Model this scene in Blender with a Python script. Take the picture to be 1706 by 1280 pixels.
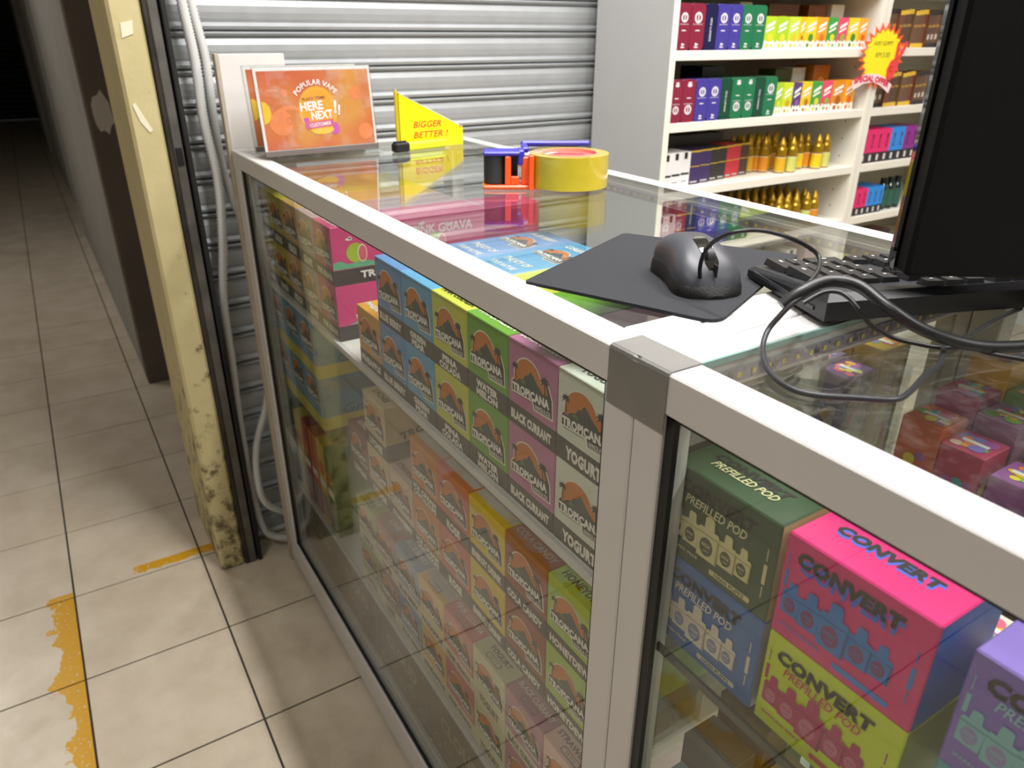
import bpy, bmesh, math, random
from mathutils import Vector, Matrix
random.seed(7)
for o in list(bpy.data.objects): bpy.data.objects.remove(o)
SC = bpy.context.scene
COL = SC.collection

# ------------------------------------------------------------------ camera, world, lights, exposure
def cam_setup():
    yaw, pitch, roll, fpx = math.radians(147.864), math.radians(-25.4), math.radians(0.206), 1235.45
    f = Vector((math.cos(yaw)*math.cos(pitch), math.sin(yaw)*math.cos(pitch), math.sin(pitch)))
    r = f.cross(Vector((0, 0, 1))).normalized(); u = r.cross(f)
    r2 = r*math.cos(roll) + u*math.sin(roll); u2 = -r*math.sin(roll) + u*math.cos(roll)
    cd = bpy.data.cameras.new('camera'); cam = bpy.data.objects.new('camera', cd); COL.objects.link(cam)
    m = Matrix((r2, u2, -f)).transposed().to_4x4(); m.translation = Vector((1.5885, -0.3383, 1.2274))
    cam.matrix_world = m
    cd.sensor_width = 36; cd.lens = fpx/1706*36; cd.clip_start = 0.02; cd.clip_end = 60
    cd.dof.use_dof = True; cd.dof.focus_distance = 0.75; cd.dof.aperture_fstop = 9.0
    SC.camera = cam
cam_setup()
W = bpy.data.worlds.new('world'); SC.world = W; W.use_nodes = True
W.node_tree.nodes['Background'].inputs[0].default_value = (0.9, 0.95, 1, 1)
W.node_tree.nodes['Background'].inputs[1].default_value = 0.03
vs = SC.view_settings
vs.view_transform = 'Standard'; vs.look = 'None'; vs.exposure = 0.45; vs.gamma = 1; vs.use_curve_mapping = False
SC.cycles.transparent_max_bounces = 32; SC.cycles.max_bounces = 10
# ceiling lamps: (x, y, length, along, power)
LAMPS = [(1.1, 0.28, 1.2, 'X', 32), (0.9, 1.15, 1.2, 'X', 23), (2.6, 1.0, 1.2, 'X', 25), (1.7, -1.25, 1.2, 'X', 9.5), (-2.6, -1.3, 1.2, 'X', 11)]  # the last is an unseen lamp, added to brighten the far corridor
LAMP_Z = 2.60
for (x, y, ln, ax, pw) in LAMPS:
    ld = bpy.data.lights.new('tube_light', 'AREA'); ld.shape = 'RECTANGLE'
    ld.size = ln; ld.size_y = 0.09; ld.energy = pw; ld.color = (1.0, 0.975, 0.97)
    lo = bpy.data.objects.new('tube_light', ld); COL.objects.link(lo)
    lo.location = (x, y, LAMP_Z - 0.045)
    if ax == 'Y': lo.rotation_euler.z = math.pi/2

# ------------------------------------------------------------------ helpers
def lin(h):
    if not isinstance(h, str): return tuple(h)
    h = h.lstrip('#'); out = []
    for i in (0, 2, 4):
        c = int(h[i:i+2], 16)/255
        out.append(c/12.92 if c <= 0.04045 else ((c+0.055)/1.055)**2.4)
    return tuple(out)
MATS = {}
def mat(name, col='#808080', rough=0.5, metal=0.0, coat=0.0, spec=0.5, noise=0.0, nscale=40.0, bump=0.0, bscale=200.0, emit=0.0):
    if name in MATS: return MATS[name]
    m = bpy.data.materials.new(name); m.use_nodes = True; MATS[name] = m
    nt = m.node_tree; b = nt.nodes['Principled BSDF']; c = lin(col)
    b.inputs['Base Color'].default_value = (*c, 1); b.inputs['Roughness'].default_value = rough
    b.inputs['Metallic'].default_value = metal; b.inputs['Coat Weight'].default_value = coat
    b.inputs['Specular IOR Level'].default_value = spec
    if emit:
        b.inputs['Emission Color'].default_value = (*c, 1); b.inputs['Emission Strength'].default_value = emit
    if noise or bump:
        tc = nt.nodes.new('ShaderNodeTexCoord')
    if noise:
        n = nt.nodes.new('ShaderNodeTexNoise'); n.inputs['Scale'].default_value = nscale; n.inputs['Detail'].default_value = 5
        nt.links.new(tc.outputs['Object'], n.inputs['Vector'])
        mr = nt.nodes.new('ShaderNodeMapRange'); mr.inputs[1].default_value = 0.3; mr.inputs[2].default_value = 0.7
        mr.inputs[3].default_value = 1-noise; mr.inputs[4].default_value = 1+noise*0.6
        nt.links.new(n.outputs['Fac'], mr.inputs[0])
        mx = nt.nodes.new('ShaderNodeVectorMath'); mx.operation = 'SCALE'; mx.inputs[0].default_value = c
        nt.links.new(mr.outputs[0], mx.inputs['Scale']); nt.links.new(mx.outputs[0], b.inputs['Base Color'])
    if bump:
        n2 = nt.nodes.new('ShaderNodeTexNoise'); n2.inputs['Scale'].default_value = bscale; n2.inputs['Detail'].default_value = 3
        nt.links.new(tc.outputs['Object'], n2.inputs['Vector'])
        bp = nt.nodes.new('ShaderNodeBump'); bp.inputs['Strength'].default_value = bump; bp.inputs['Distance'].default_value = 0.001
        nt.links.new(n2.outputs['Fac'], bp.inputs['Height']); nt.links.new(bp.outputs[0], b.inputs['Normal'])
    return m
def card(h, rough=0.42): return mat('card_'+h.strip('#')+'_%d' % int(rough*100), h, rough, coat=0.0)
def ink(h): return mat('ink_'+h.strip('#'), h, 0.5)
def glass_mat(name, tint=(0.93, 0.97, 0.95), dust=0.02, dscale=60, f0=0.04, rough=0.0):
    if name in MATS: return MATS[name]
    m = bpy.data.materials.new(name); m.use_nodes = True; MATS[name] = m
    nt = m.node_tree; nt.nodes.remove(nt.nodes['Principled BSDF']); out = nt.nodes['Material Output']
    N = nt.nodes.new; L = nt.links.new
    lw = N('ShaderNodeLayerWeight'); lw.inputs['Blend'].default_value = 0.5
    p = N('ShaderNodeMath'); p.operation = 'POWER'; p.inputs[1].default_value = 5; L(lw.outputs['Facing'], p.inputs[0])
    mm = N('ShaderNodeMath'); mm.operation = 'MULTIPLY_ADD'; mm.inputs[1].default_value = 1-f0; mm.inputs[2].default_value = f0
    L(p.outputs[0], mm.inputs[0])
    tr = N('ShaderNodeBsdfTransparent'); tr.inputs[0].default_value = (*tint, 1)
    gl = N('ShaderNodeBsdfGlossy'); gl.inputs['Roughness'].default_value = rough
    m1 = N('ShaderNodeMixShader'); L(mm.outputs[0], m1.inputs[0]); L(tr.outputs[0], m1.inputs[1]); L(gl.outputs[0], m1.inputs[2])
    df = N('ShaderNodeBsdfDiffuse'); df.inputs[0].default_value = (0.75, 0.75, 0.72, 1)
    tc = N('ShaderNodeTexCoord'); n = N('ShaderNodeTexNoise'); n.inputs['Scale'].default_value = dscale; n.inputs['Detail'].default_value = 8
    n.inputs['Roughness'].default_value = 0.75
    L(tc.outputs['Object'], n.inputs['Vector'])
    mr = N('ShaderNodeMapRange'); mr.inputs[1].default_value = 0.5; mr.inputs[2].default_value = 0.8; mr.inputs[3].default_value = dust*0.3; mr.inputs[4].default_value = dust*4
    L(n.outputs['Fac'], mr.inputs[0])
    m2 = N('ShaderNodeMixShader'); L(mr.outputs[0], m2.inputs[0]); L(m1.outputs[0], m2.inputs[1]); L(df.outputs[0], m2.inputs[2])
    L(m2.outputs[0], out.inputs[0])
    return m

TEXTS = {}
def text_geo(s, bold=0.0, shear=0.0, spacing=1.0, res=2):
    key = (s, bold, shear, spacing, res)
    if key in TEXTS: return TEXTS[key]
    cu = bpy.data.curves.new('txt', 'FONT'); cu.body = s; cu.offset = bold; cu.shear = shear; cu.resolution_u = res
    cu.space_character = spacing; cu.space_line = 0.85; cu.align_x = 'CENTER'
    o = bpy.data.objects.new('txt', cu); COL.objects.link(o)
    dg = bpy.context.evaluated_depsgraph_get(); dg.update()
    me = o.evaluated_get(dg).to_mesh()
    vs_ = [(v.co.x, v.co.y) for v in me.vertices]; fs = [tuple(p.vertices) for p in me.polygons]
    o.evaluated_get(dg).to_mesh_clear()
    bpy.data.objects.remove(o); bpy.data.curves.remove(cu)
    xs = [v[0] for v in vs_]; ys = [v[1] for v in vs_]
    x0, x1, y0, y1 = min(xs), max(xs), min(ys), max(ys)
    g = ([((x-x0)/(x1-x0)-.5, (y-y0)/(y1-y0)-.5) for x, y in vs_], fs, (x1-x0)/(y1-y0))
    TEXTS[key] = g
    return g

class Frame:
    """flat drawing plane: origin o, right u, up v"""
    def __init__(s, o, u, v):
        s.o = Vector(o); s.u = Vector(u).normalized(); s.v = Vector(v).normalized(); s.n = s.u.cross(s.v)
    def p(s, x, y, d=0.0): return s.o + s.u*x + s.v*y + s.n*d

class MB:
    def __init__(s): s.v = []; s.f = []; s.mi = []; s.mats = []; s.sm = []
    def _m(s, m):
        if m not in s.mats: s.mats.append(m)
        return s.mats.index(m)
    def add(s, vs_, fs, m, smooth=False):
        b = len(s.v); k = s._m(m); s.v += [tuple(v) for v in vs_]
        for f in fs: s.f.append(tuple(i+b for i in f)); s.mi.append(k); s.sm.append(smooth)
        return s
    def box(s, x0, x1, y0, y1, z0, z1, m, bev=0.0, M=None):
        if x0 > x1: x0, x1 = x1, x0
        if y0 > y1: y0, y1 = y1, y0
        if z0 > z1: z0, z1 = z1, z0
        if bev <= 0:
            vs_ = [Vector(p) for p in ((x0,y0,z0),(x1,y0,z0),(x1,y1,z0),(x0,y1,z0),(x0,y0,z1),(x1,y0,z1),(x1,y1,z1),(x0,y1,z1))]
            fs = [(0,3,2,1),(4,5,6,7),(0,1,5,4),(1,2,6,5),(2,3,7,6),(3,0,4,7)]
        else:
            b = min(bev, (x1-x0)*.49, (y1-y0)*.49, (z1-z0)*.49)
            vs_ = []; idx = {}
            for i, X in enumerate((x0, x1)):
                for j, Y in enumerate((y0, y1)):
                    for k, Z in enumerate((z0, z1)):
                        sx, sy, sz = (1, -1)[i], (1, -1)[j], (1, -1)[k]
                        for a in range(3):
                            idx[(i,j,k,a)] = len(vs_)
                            vs_.append(Vector((X + (0 if a == 0 else sx*b), Y + (0 if a == 1 else sy*b), Z + (0 if a == 2 else sz*b))))
            fs = []
            for i in (0, 1): fs.append([idx[(i,j,k,0)] for j, k in ((0,0),(1,0),(1,1),(0,1))][::(1 if i else -1)])
            for j in (0, 1): fs.append([idx[(i,j,k,1)] for i, k in ((0,0),(1,0),(1,1),(0,1))][::(-1 if j else 1)])
            for k in (0, 1): fs.append([idx[(i,j,k,2)] for i, j in ((0,0),(1,0),(1,1),(0,1))][::(1 if k else -1)])
            for i in (0,1):
                for j in (0,1): fs.append([idx[(i,j,0,0)], idx[(i,j,1,0)], idx[(i,j,1,1)], idx[(i,j,0,1)]][::(1 if i != j else -1)])
            for i in (0,1):
                for k in (0,1): fs.append([idx[(i,0,k,0)], idx[(i,1,k,0)], idx[(i,1,k,2)], idx[(i,0,k,2)]][::(-1 if i != k else 1)])
            for j in (0,1):
                for k in (0,1): fs.append([idx[(0,j,k,1)], idx[(1,j,k,1)], idx[(1,j,k,2)], idx[(0,j,k,2)]][::(1 if j != k else -1)])
            for i in (0,1):
                for j in (0,1):
                    for k in (0,1):
                        t = [idx[(i,j,k,0)], idx[(i,j,k,1)], idx[(i,j,k,2)]]
                        fs.append(t if (i+j+k) % 2 else t[::-1])
        if M is not None: vs_ = [M @ v for v in vs_]
        return s.add(vs_, fs, m)
    def cyl(s, p0, p1, r0, r1, n, m, smooth=True):
        p0, p1 = Vector(p0), Vector(p1); d = (p1-p0).normalized()
        a = d.orthogonal().normalized(); b = d.cross(a)
        vs_ = []
        for (p, r) in ((p0, r0), (p1, r1)):
            for i in range(n):
                t = 2*math.pi*i/n; vs_.append(p + a*math.cos(t)*r + b*math.sin(t)*r)
        s.add(vs_, [(i, (i+1) % n, n+(i+1) % n, n+i) for i in range(n)], m, smooth)
        s.add(vs_[:n], [tuple(range(n))[::-1]], m); s.add(vs_[n:], [tuple(range(n))], m)
        return s
    def lathe(s, prof, n, m, o=(0,0,0), smooth=True, seg_m=None):
        o = Vector(o)
        for k in range(len(prof)-1):
            (r0, z0), (r1, z1) = prof[k], prof[k+1]
            vs_ = []
            for (r, z) in ((r0, z0), (r1, z1)):
                for i in range(n):
                    t = 2*math.pi*i/n; vs_.append(o + Vector((r*math.cos(t), r*math.sin(t), z)))
            s.add(vs_, [(i, (i+1) % n, n+(i+1) % n, n+i) for i in range(n)], seg_m[k] if seg_m else m, smooth)
        return s
    def tube(s, pts, r, n, m, smooth_steps=4, caps=True, rfun=None):
        P = [Vector(p) for p in pts]
        if smooth_steps > 1 and len(P) > 2:
            Q = []
            for i in range(len(P)-1):
                a = P[max(i-1, 0)]; b = P[i]; c = P[i+1]; d = P[min(i+2, len(P)-1)]
                for k in range(smooth_steps):
                    t = k/smooth_steps
                    Q.append(0.5*((2*b) + (c-a)*t + (2*a-5*b+4*c-d)*t*t + (3*b-a-3*c+d)*t**3))
            Q.append(P[-1]); P = Q
        nrm = None; vs_ = []
        for i, p in enumerate(P):
            d = (P[min(i+1, len(P)-1)] - P[max(i-1, 0)]).normalized()
            if nrm is None: nrm = d.orthogonal().normalized()
            nrm = (nrm - d*nrm.dot(d)).normalized(); b = d.cross(nrm)
            rr = rfun(i) if rfun else r
            for k in range(n):
                t = 2*math.pi*k/n; vs_.append(p + nrm*math.cos(t)*rr + b*math.sin(t)*rr)
        fs = []
        for i in range(len(P)-1):
            for k in range(n): fs.append((i*n+k, i*n+(k+1) % n, (i+1)*n+(k+1) % n, (i+1)*n+k))
        s.add(vs_, fs, m, True)
        if caps:
            s.add(vs_[:n], [tuple(range(n))[::-1]], m); s.add(vs_[-n:], [tuple(range(n))], m)
        return s
    def poly(s, F, pts, m, d=0.0, th=0.0):
        """flat polygon in frame F (counter clockwise); th > 0 makes it a slab below d"""
        n = len(pts); a = [F.p(x, y, d) for x, y in pts]
        s.add(a, [tuple(range(n))], m)
        if th:
            b = [F.p(x, y, d-th) for x, y in pts]
            s.add(b, [tuple(range(n))[::-1]], m)
            s.add(a+b, [(i, n+i, n+(i+1) % n, (i+1) % n) for i in range(n)], m)
        return s
    def rect(s, F, x0, x1, y0, y1, m, d=0.0): return s.poly(F, [(x0,y0),(x1,y0),(x1,y1),(x0,y1)], m, d)
    def disc(s, F, cx, cy, rx, ry, m, d=0.0, n=28, a0=0, a1=360):
        full = abs(a1-a0) >= 360
        pts = [(cx+rx*math.cos(math.radians(a0+(a1-a0)*i/(n if full else n-1))), cy+ry*math.sin(math.radians(a0+(a1-a0)*i/(n if full else n-1)))) for i in range(n)]
        return s.poly(F, pts, m, d)
    def rrect(s, F, x0, x1, y0, y1, r, m, d=0.0, th=0.0, n=4):
        pts = []
        for cx, cy, a in ((x1-r, y0+r, -90), (x1-r, y1-r, 0), (x0+r, y1-r, 90), (x0+r, y0+r, 180)):
            for i in range(n+1):
                t = math.radians(a+90*i/n); pts.append((cx+r*math.cos(t), cy+r*math.sin(t)))
        return s.poly(F, pts, m, d, th)
    def ring(s, F, cx, cy, r0, r1, m, d=0.0, n=24, a0=0, a1=360):
        for i in range(n):
            t0 = math.radians(a0+(a1-a0)*i/n); t1 = math.radians(a0+(a1-a0)*(i+1)/n)
            s.poly(F, [(cx+r0*math.cos(t0), cy+r0*math.sin(t0)), (cx+r1*math.cos(t0), cy+r1*math.sin(t0)), (cx+r1*math.cos(t1), cy+r1*math.sin(t1)), (cx+r0*math.cos(t1), cy+r0*math.sin(t1))], m, d)
        return s
    def text(s, F, txt, cx, cy, w, h, m, d=0.0, bold=0.02, shear=0.0, rot=0.0, spacing=1.0, arc=None, res=2):
        vs_, fs, asp = text_geo(txt, bold, shear, spacing, res)
        if h is None: h = w/asp
        c, sn = math.cos(rot), math.sin(rot); out = []
        for x, y in vs_:
            X, Y = x*w, y*h
            if arc:
                t = X/arc; R = arc+Y
                X, Y = R*math.sin(t), R*math.cos(t)-arc
            out.append(F.p(cx+X*c-Y*sn, cy+X*sn+Y*c, d))
        return s.add(out, fs, m)
    def build(s, name, parent=None, kind=None, origin=None):
        me = bpy.data.meshes.new(name)
        o3 = Vector(origin) if origin is not None else Vector((0,0,0))
        me.from_pydata([tuple(Vector(v)-o3) for v in s.v], [], s.f); me.update()
        for m in s.mats: me.materials.append(m)
        me.polygons.foreach_set('material_index', s.mi); me.polygons.foreach_set('use_smooth', s.sm)
        o = bpy.data.objects.new(name, me); COL.objects.link(o)
        o.location = o3
        if parent is not None: o.parent = parent
        if kind: o['kind'] = kind
        return o
def tag(o, label, cat, group=None):
    o['label'] = label; o['category'] = cat
    if group: o['group'] = group
    return o
def empty(name, loc=(0,0,0), rz=0):
    o = bpy.data.objects.new(name, None); COL.objects.link(o); o.location = loc; o.rotation_euler.z = rz; o.empty_display_size = 0.05
    return o
def copy_tree(o, parent=None):
    c = o.copy(); COL.objects.link(c)
    if parent is not None: c.parent = parent
    for ch in list(o.children): copy_tree(ch, c)
    return c
def place(proto, loc, first, label, cat, group=None, rz=0):
    """first placement uses the prototype itself"""
    o = proto if first else copy_tree(proto)
    o.location = loc; o.rotation_euler.z = rz
    tag(o, label, cat, group)
    return o

WHITE = mat('white_powder_coat', '#cfcdca', 0.38, noise=0.03, nscale=12)
WHITE_SIDE = mat('white_laminate', '#dddcd6', 0.45, noise=0.03, nscale=9)
SHELFW = mat('cream_shelf_board', '#e9e5d8', 0.45, noise=0.02, nscale=9)
GREYSIDE = mat('pale_grey_laminate', '#c9c9c8', 0.5, noise=0.02, nscale=6)
BLACK = mat('black_rubber', '#0b0b0c', 0.55)
GLASS = glass_mat('counter_glass', (0.95, 0.975, 0.96), 0.004)
GLASS2 = glass_mat('dusty_counter_glass', (0.93, 0.96, 0.94), 0.016, 45)
FRONTGLASS = glass_mat('front_pane_glass', (0.95, 0.965, 0.95), 0.006, 9)
ACRYL = glass_mat('clear_acrylic', (0.93, 0.94, 0.945), 0.045, 30)
GEDGE = mat('glass_edge_green', '#7f9e98', 0.25)
CREAM = ink('#e8e2d2'); DARK = ink('#35302c'); WHITEI = ink('#efece6')

# ------------------------------------------------------------------ the setting: floor
TX, TY, X0, Y0 = 0.2958, 0.2903, -0.1412, -0.4878
def tile_material():
    m = bpy.data.materials.new('beige_floor_tile'); m.use_nodes = True; nt = m.node_tree; b = nt.nodes['Principled BSDF']
    N = nt.nodes.new; L = nt.links.new
    g = N('ShaderNodeNewGeometry'); sep = N('ShaderNodeSeparateXYZ'); L(g.outputs['Position'], sep.inputs[0])
    def noise(sc, det=4, rough=0.5):
        n = N('ShaderNodeTexNoise'); n.inputs['Scale'].default_value = sc; n.inputs['Detail'].default_value = det; n.inputs['Roughness'].default_value = rough
        L(g.outputs['Position'], n.inputs['Vector']); return n.outputs['Fac']
    def ramp(v, a, bb, lo=0.0, hi=1.0):
        r = N('ShaderNodeMapRange'); r.inputs[1].default_value = a; r.inputs[2].default_value = bb; r.inputs[3].default_value = lo; r.inputs[4].default_value = hi
        L(v, r.inputs[0]); return r.outputs[0]
    def mth(op, a, bb):
        n = N('ShaderNodeMath'); n.operation = op
        for i, v in enumerate((a, bb)):
            if isinstance(v, (int, float)): n.inputs[i].default_value = v
            else: L(v, n.inputs[i])
        return n.outputs[0]
    base = N('ShaderNodeMix'); base.data_type = 'RGBA'
    base.inputs[6].default_value = (*lin('#c6b7a0'), 1); base.inputs[7].default_value = (*lin('#d6c9b4'), 1)
    L(ramp(noise(7, 6, 0.6), 0.35, 0.65), base.inputs[0])
    dirt = N('ShaderNodeMix'); dirt.data_type = 'RGBA'; dirt.inputs[7].default_value = (*lin('#8f836c'), 1)
    L(ramp(noise(2.3, 8, 0.7), 0.55, 0.8, 0, 0.5), dirt.inputs[0]); L(base.outputs[2], dirt.inputs[6])
    # worn yellow paint: a ragged stripe beside the tile line and a short one leading to the jamb
    y = sep.outputs[1]; x = sep.outputs[0]
    n1 = noise(26, 6, 0.7); n2 = noise(9, 4, 0.6); n3 = noise(120, 3, 0.6)
    wid = mth('SUBTRACT', mth('ADD', mth('MULTIPLY', n2, 0.16), mth('MULTIPLY', n1, 0.06)), 0.062)
    dy = mth('SUBTRACT', Y0-0.002, y)
    inA = mth('MULTIPLY', mth('GREATER_THAN', dy, 0.0), mth('LESS_THAN', dy, wid))
    inA = mth('MULTIPLY', inA, mth('GREATER_THAN', x, X0-0.02))
    dx = mth('SUBTRACT', x, X0-0.045)
    inB = mth('MULTIPLY', mth('GREATER_THAN', dx, 0.0), mth('LESS_THAN', dx, mth('ADD', 0.012, mth('MULTIPLY', n1, 0.04))))
    inB = mth('MULTIPLY', inB, mth('MULTIPLY', mth('GREATER_THAN', y, mth('ADD', -0.40, mth('MULTIPLY', n1, 0.1))), mth('LESS_THAN', y, -0.165)))
    pm = mth('MAXIMUM', inA, inB); pm = mth('MULTIPLY', pm, ramp(n3, 0.33, 0.40)); pm = mth('MULTIPLY', pm, ramp(n1, 0.26, 0.32))
    paint = N('ShaderNodeMix'); paint.data_type = 'RGBA'; paint.inputs[7].default_value = (*lin('#cf9a0a'), 1)
    L(pm, paint.inputs[0]); L(dirt.outputs[2], paint.inputs[6]); L(paint.outputs[2], b.inputs['Base Color'])
    L(ramp(noise(18, 4, 0.6), 0.3, 0.7, 0.28, 0.42), b.inputs['Roughness'])
    bp = N('ShaderNodeBump'); bp.inputs['Strength'].default_value = 0.06; bp.inputs['Distance'].default_value = 0.002
    L(noise(60, 4, 0.6), bp.inputs['Height']); L(bp.outputs[0], b.inputs['Normal'])
    return m
TILE = tile_material(); GROUT = mat('dark_grout', '#39342b', 0.9, noise=0.2, nscale=60)
floor = MB().box(-13.5, 5.0, -3.2, 3.6, -0.06, -0.0022, GROUT).build('floor', kind='structure')
floor['label'] = 'beige ceramic tile floor with dark grout and worn yellow paint'
tile_mb = MB().box(0.0021, TX-0.0021, 0.0021, TY-0.0021, -0.005, 0.0, TILE, bev=0.0004)
tile0 = None; far = MB()
for i in range(-44, 18):
    for j in range(-9, 14):
        x = X0 + i*TX; y = Y0 + j*TY
        if -14 <= i <= 3 and -4 <= j <= 1:
            if tile0 is None: tile0 = tile_mb.build('tile', floor); t = tile0
            else: t = tile0.copy(); COL.objects.link(t)
            t.parent = floor; t.location = (x, y, 0)
        elif x > -13.4 and x + TX < 5 and y > -3.2 and y+TY < 3.6:
            far.box(x+0.0021, x+TX-0.0021, y+0.0021, y+TY-0.0021, -0.005, 0.0, TILE)
far.build('tile_field', floor, kind='stuff')

# ------------------------------------------------------------------ walls, ceiling, corridor
PLASTER = mat('grey_painted_plaster', '#a19d94', 0.8, noise=0.08, nscale=5, bump=0.2, bscale=50)
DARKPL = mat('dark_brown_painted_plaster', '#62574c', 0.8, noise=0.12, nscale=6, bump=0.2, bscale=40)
CEILM = mat('white_ceiling_board', '#d8d6cf', 0.8, noise=0.03, nscale=4)
def jamb_material():
    m = bpy.data.materials.new('grimy_cream_paint'); m.use_nodes = True; nt = m.node_tree; b = nt.nodes['Principled BSDF']
    N = nt.nodes.new; L = nt.links.new
    g = N('ShaderNodeNewGeometry'); sep = N('ShaderNodeSeparateXYZ'); L(g.outputs['Position'], sep.inputs[0])
    def noise(sc, det=6, rough=0.65):
        n = N('ShaderNodeTexNoise'); n.inputs['Scale'].default_value = sc; n.inputs['Detail'].default_value = det; n.inputs['Roughness'].default_value = rough
        L(g.outputs['Position'], n.inputs['Vector']); return n.outputs['Fac']
    mix = N('ShaderNodeMix'); mix.data_type = 'RGBA'; mix.inputs[6].default_value = (*lin('#d2c594'), 1); mix.inputs[7].default_value = (*lin('#b4a877'), 1)
    L(noise(9), mix.inputs[0])
    # grime gets denser towards the skirting, in patches of its own
    r = N('ShaderNodeMapRange'); r.inputs[1].default_value = 0.0; r.inputs[2].default_value = 0.9; r.inputs[3].default_value = 0.44; r.inputs[4].default_value = 0.66
    L(sep.outputs[2], r.inputs[0])
    sb = N('ShaderNodeMath'); sb.operation = 'SUBTRACT'; L(noise(22, 8, 0.72), sb.inputs[0]); L(r.outputs[0], sb.inputs[1])
    mu = N('ShaderNodeMath'); mu.operation = 'MULTIPLY'; mu.inputs[1].default_value = 9; mu.use_clamp = True; L(sb.outputs[0], mu.inputs[0])
    m2 = N('ShaderNodeMix'); m2.data_type = 'RGBA'; m2.inputs[7].default_value = (*lin('#655a3e'), 1)
    L(mu.outputs[0], m2.inputs[0]); L(mix.outputs[2], m2.inputs[6]); L(m2.outputs[2], b.inputs['Base Color'])
    b.inputs['Roughness'].default_value = 0.65
    bp = N('ShaderNodeBump'); bp.inputs['Strength'].default_value = 0.35; bp.inputs['Distance'].default_value = 0.003
    L(noise(35), bp.inputs['Height']); L(bp.outputs[0], b.inputs['Normal'])
    return m
JAMB = jamb_material()
CH = 2.72
def structure(mb, name, label=None):
    o = mb.build(name, kind='structure')
    if label: o['label'] = label
    return o
structure(MB().box(-13.5, 5, -3.2, 3.6, CH, CH+0.08, CEILM), 'ceiling')
structure(MB().box(-13.5, 5, -3.2, -2.9, -0.06, CH, PLASTER), 'wall_opposite')
structure(MB().box(-0.4, 5, 3.4, 3.6, -0.06, CH, WHITE_SIDE), 'wall_back')
structure(MB().box(4.8, 5, -3.2, 3.4, -0.06, CH, PLASTER), 'wall_right')
# corridor wall: plain stretch (its end faces the shop), recessed shutter, further piers
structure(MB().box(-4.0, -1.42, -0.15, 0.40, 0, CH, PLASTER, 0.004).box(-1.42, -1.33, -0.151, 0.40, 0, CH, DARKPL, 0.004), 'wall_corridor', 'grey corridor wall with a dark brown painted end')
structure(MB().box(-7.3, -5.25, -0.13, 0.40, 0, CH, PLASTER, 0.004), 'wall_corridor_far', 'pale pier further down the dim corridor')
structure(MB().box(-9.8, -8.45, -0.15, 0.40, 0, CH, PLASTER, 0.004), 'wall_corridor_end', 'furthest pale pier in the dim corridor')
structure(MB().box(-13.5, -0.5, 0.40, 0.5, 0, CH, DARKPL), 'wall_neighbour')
PATCH = mat('torn_white_paint', '#b9b2a6', 0.8)
def blob(F, cx, cy, rx, ry, seed, n=14):
    rr = random.Random(seed); return [(cx+rx*(0.75+0.4*rr.random())*math.cos(2*math.pi*i/n), cy+ry*(0.75+0.4*rr.random())*math.sin(2*math.pi*i/n)) for i in range(n)]
# peeled patches on the wall end (faces +X): u=+Y, v=+Z
FW = Frame((-1.33, 0, 0), (0, 1, 0), (0, 0, 1))
wc = bpy.data.objects['wall_corridor']
MB().poly(FW, blob(FW, -0.105, 0.98, 0.03, 0.07, 3), PATCH, 0.002, 0.0015).build('peeled_patch', wc)
# shop-front jamb
jb = structure(MB().box(-0.34, -0.05, -0.166, -0.108, 0, CH, JAMB, 0.006), 'trim_1', 'grimy cream painted door jamb at the shop edge')
FJ = Frame((-0.05, 0, 0), (0, 1, 0), (0, 0, 1))
PAPER = mat('torn_paper_scrap', '#e2dcc0', 0.8)
MB().poly(FJ, [(-0.155,1.10),(-0.150,1.105),(-0.128,1.055),(-0.134,1.05),(-0.147,1.07)], PAPER, 0.0015, 0.001).build('paper_scrap', jb)
MB().poly(FJ, [(-0.150,1.215),(-0.130,1.222),(-0.127,1.245),(-0.148,1.24)], PAPER, 0.0015, 0.001).build('paper_scrap', jb)
RAILM = mat('dark_grimy_steel', '#3f3b36', 0.5, metal=0.5, noise=0.35, nscale=14, bump=0.3, bscale=60)
rail = MB()
rail.box(-0.12, -0.047, -0.107, -0.098, 0, CH, RAILM, 0.002).box(-0.12, -0.105, -0.098, -0.066, 0, CH, RAILM, 0.002)
rail.box(-0.085, -0.047, -0.098, -0.080, 0, CH, mat('dull_steel', '#6d6a64', 0.45, metal=0.6, noise=0.3, nscale=20), 0.002)
rail.box(-0.105, -0.045, -0.076, -0.066, 0, CH, mat('black_guide_edge', '#14120f', 0.7), 0.002)  # black strip along the guide's right edge
ro = structure(rail, 'trim_2', 'dark grimy steel shutter guide beside the cream jamb')
MB().box(-0.0465, -0.0445, -0.095, -0.083, 0.985, 1.02, BLACK, 0.001).build('lock_slot', ro)

# roller shutters: one curved slat mesh, copied up the curtain
SLAT = mat('galvanised_slat', '#b2b5b6', 0.42, metal=0.35, noise=0.06, nscale=25)
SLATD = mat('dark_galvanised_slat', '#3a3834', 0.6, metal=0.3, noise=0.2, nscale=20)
def slat_mesh(length, m, pitch=0.0715):
    # profile in (depth, height): flat belly with a rolled ridge and a dark interlock groove
    prof = [(0.000,0.0),(0.010,0.004),(0.012,0.009),(0.007,0.013),(0.003,0.016),(0.006,0.022),(0.008,0.034),(0.008,0.046),(0.005,0.057),(0.002,0.0605),(0.009,0.063),(0.012,0.067),(0.006,0.0705),(-0.012,0.0712),(-0.012,0.0)]
    n = len(prof); mb = MB()
    a = [Vector((d, 0, h)) for d, h in prof]; b = [Vector((d, length, h)) for d, h in prof]
    mb.add(a+b, [(i, n+i, n+(i+1) % n, (i+1) % n)[::-1] for i in range(n)], m)
    mb.add(a, [tuple(range(n))], m); mb.add(b, [tuple(range(n))[::-1]], m)
    return mb
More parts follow.
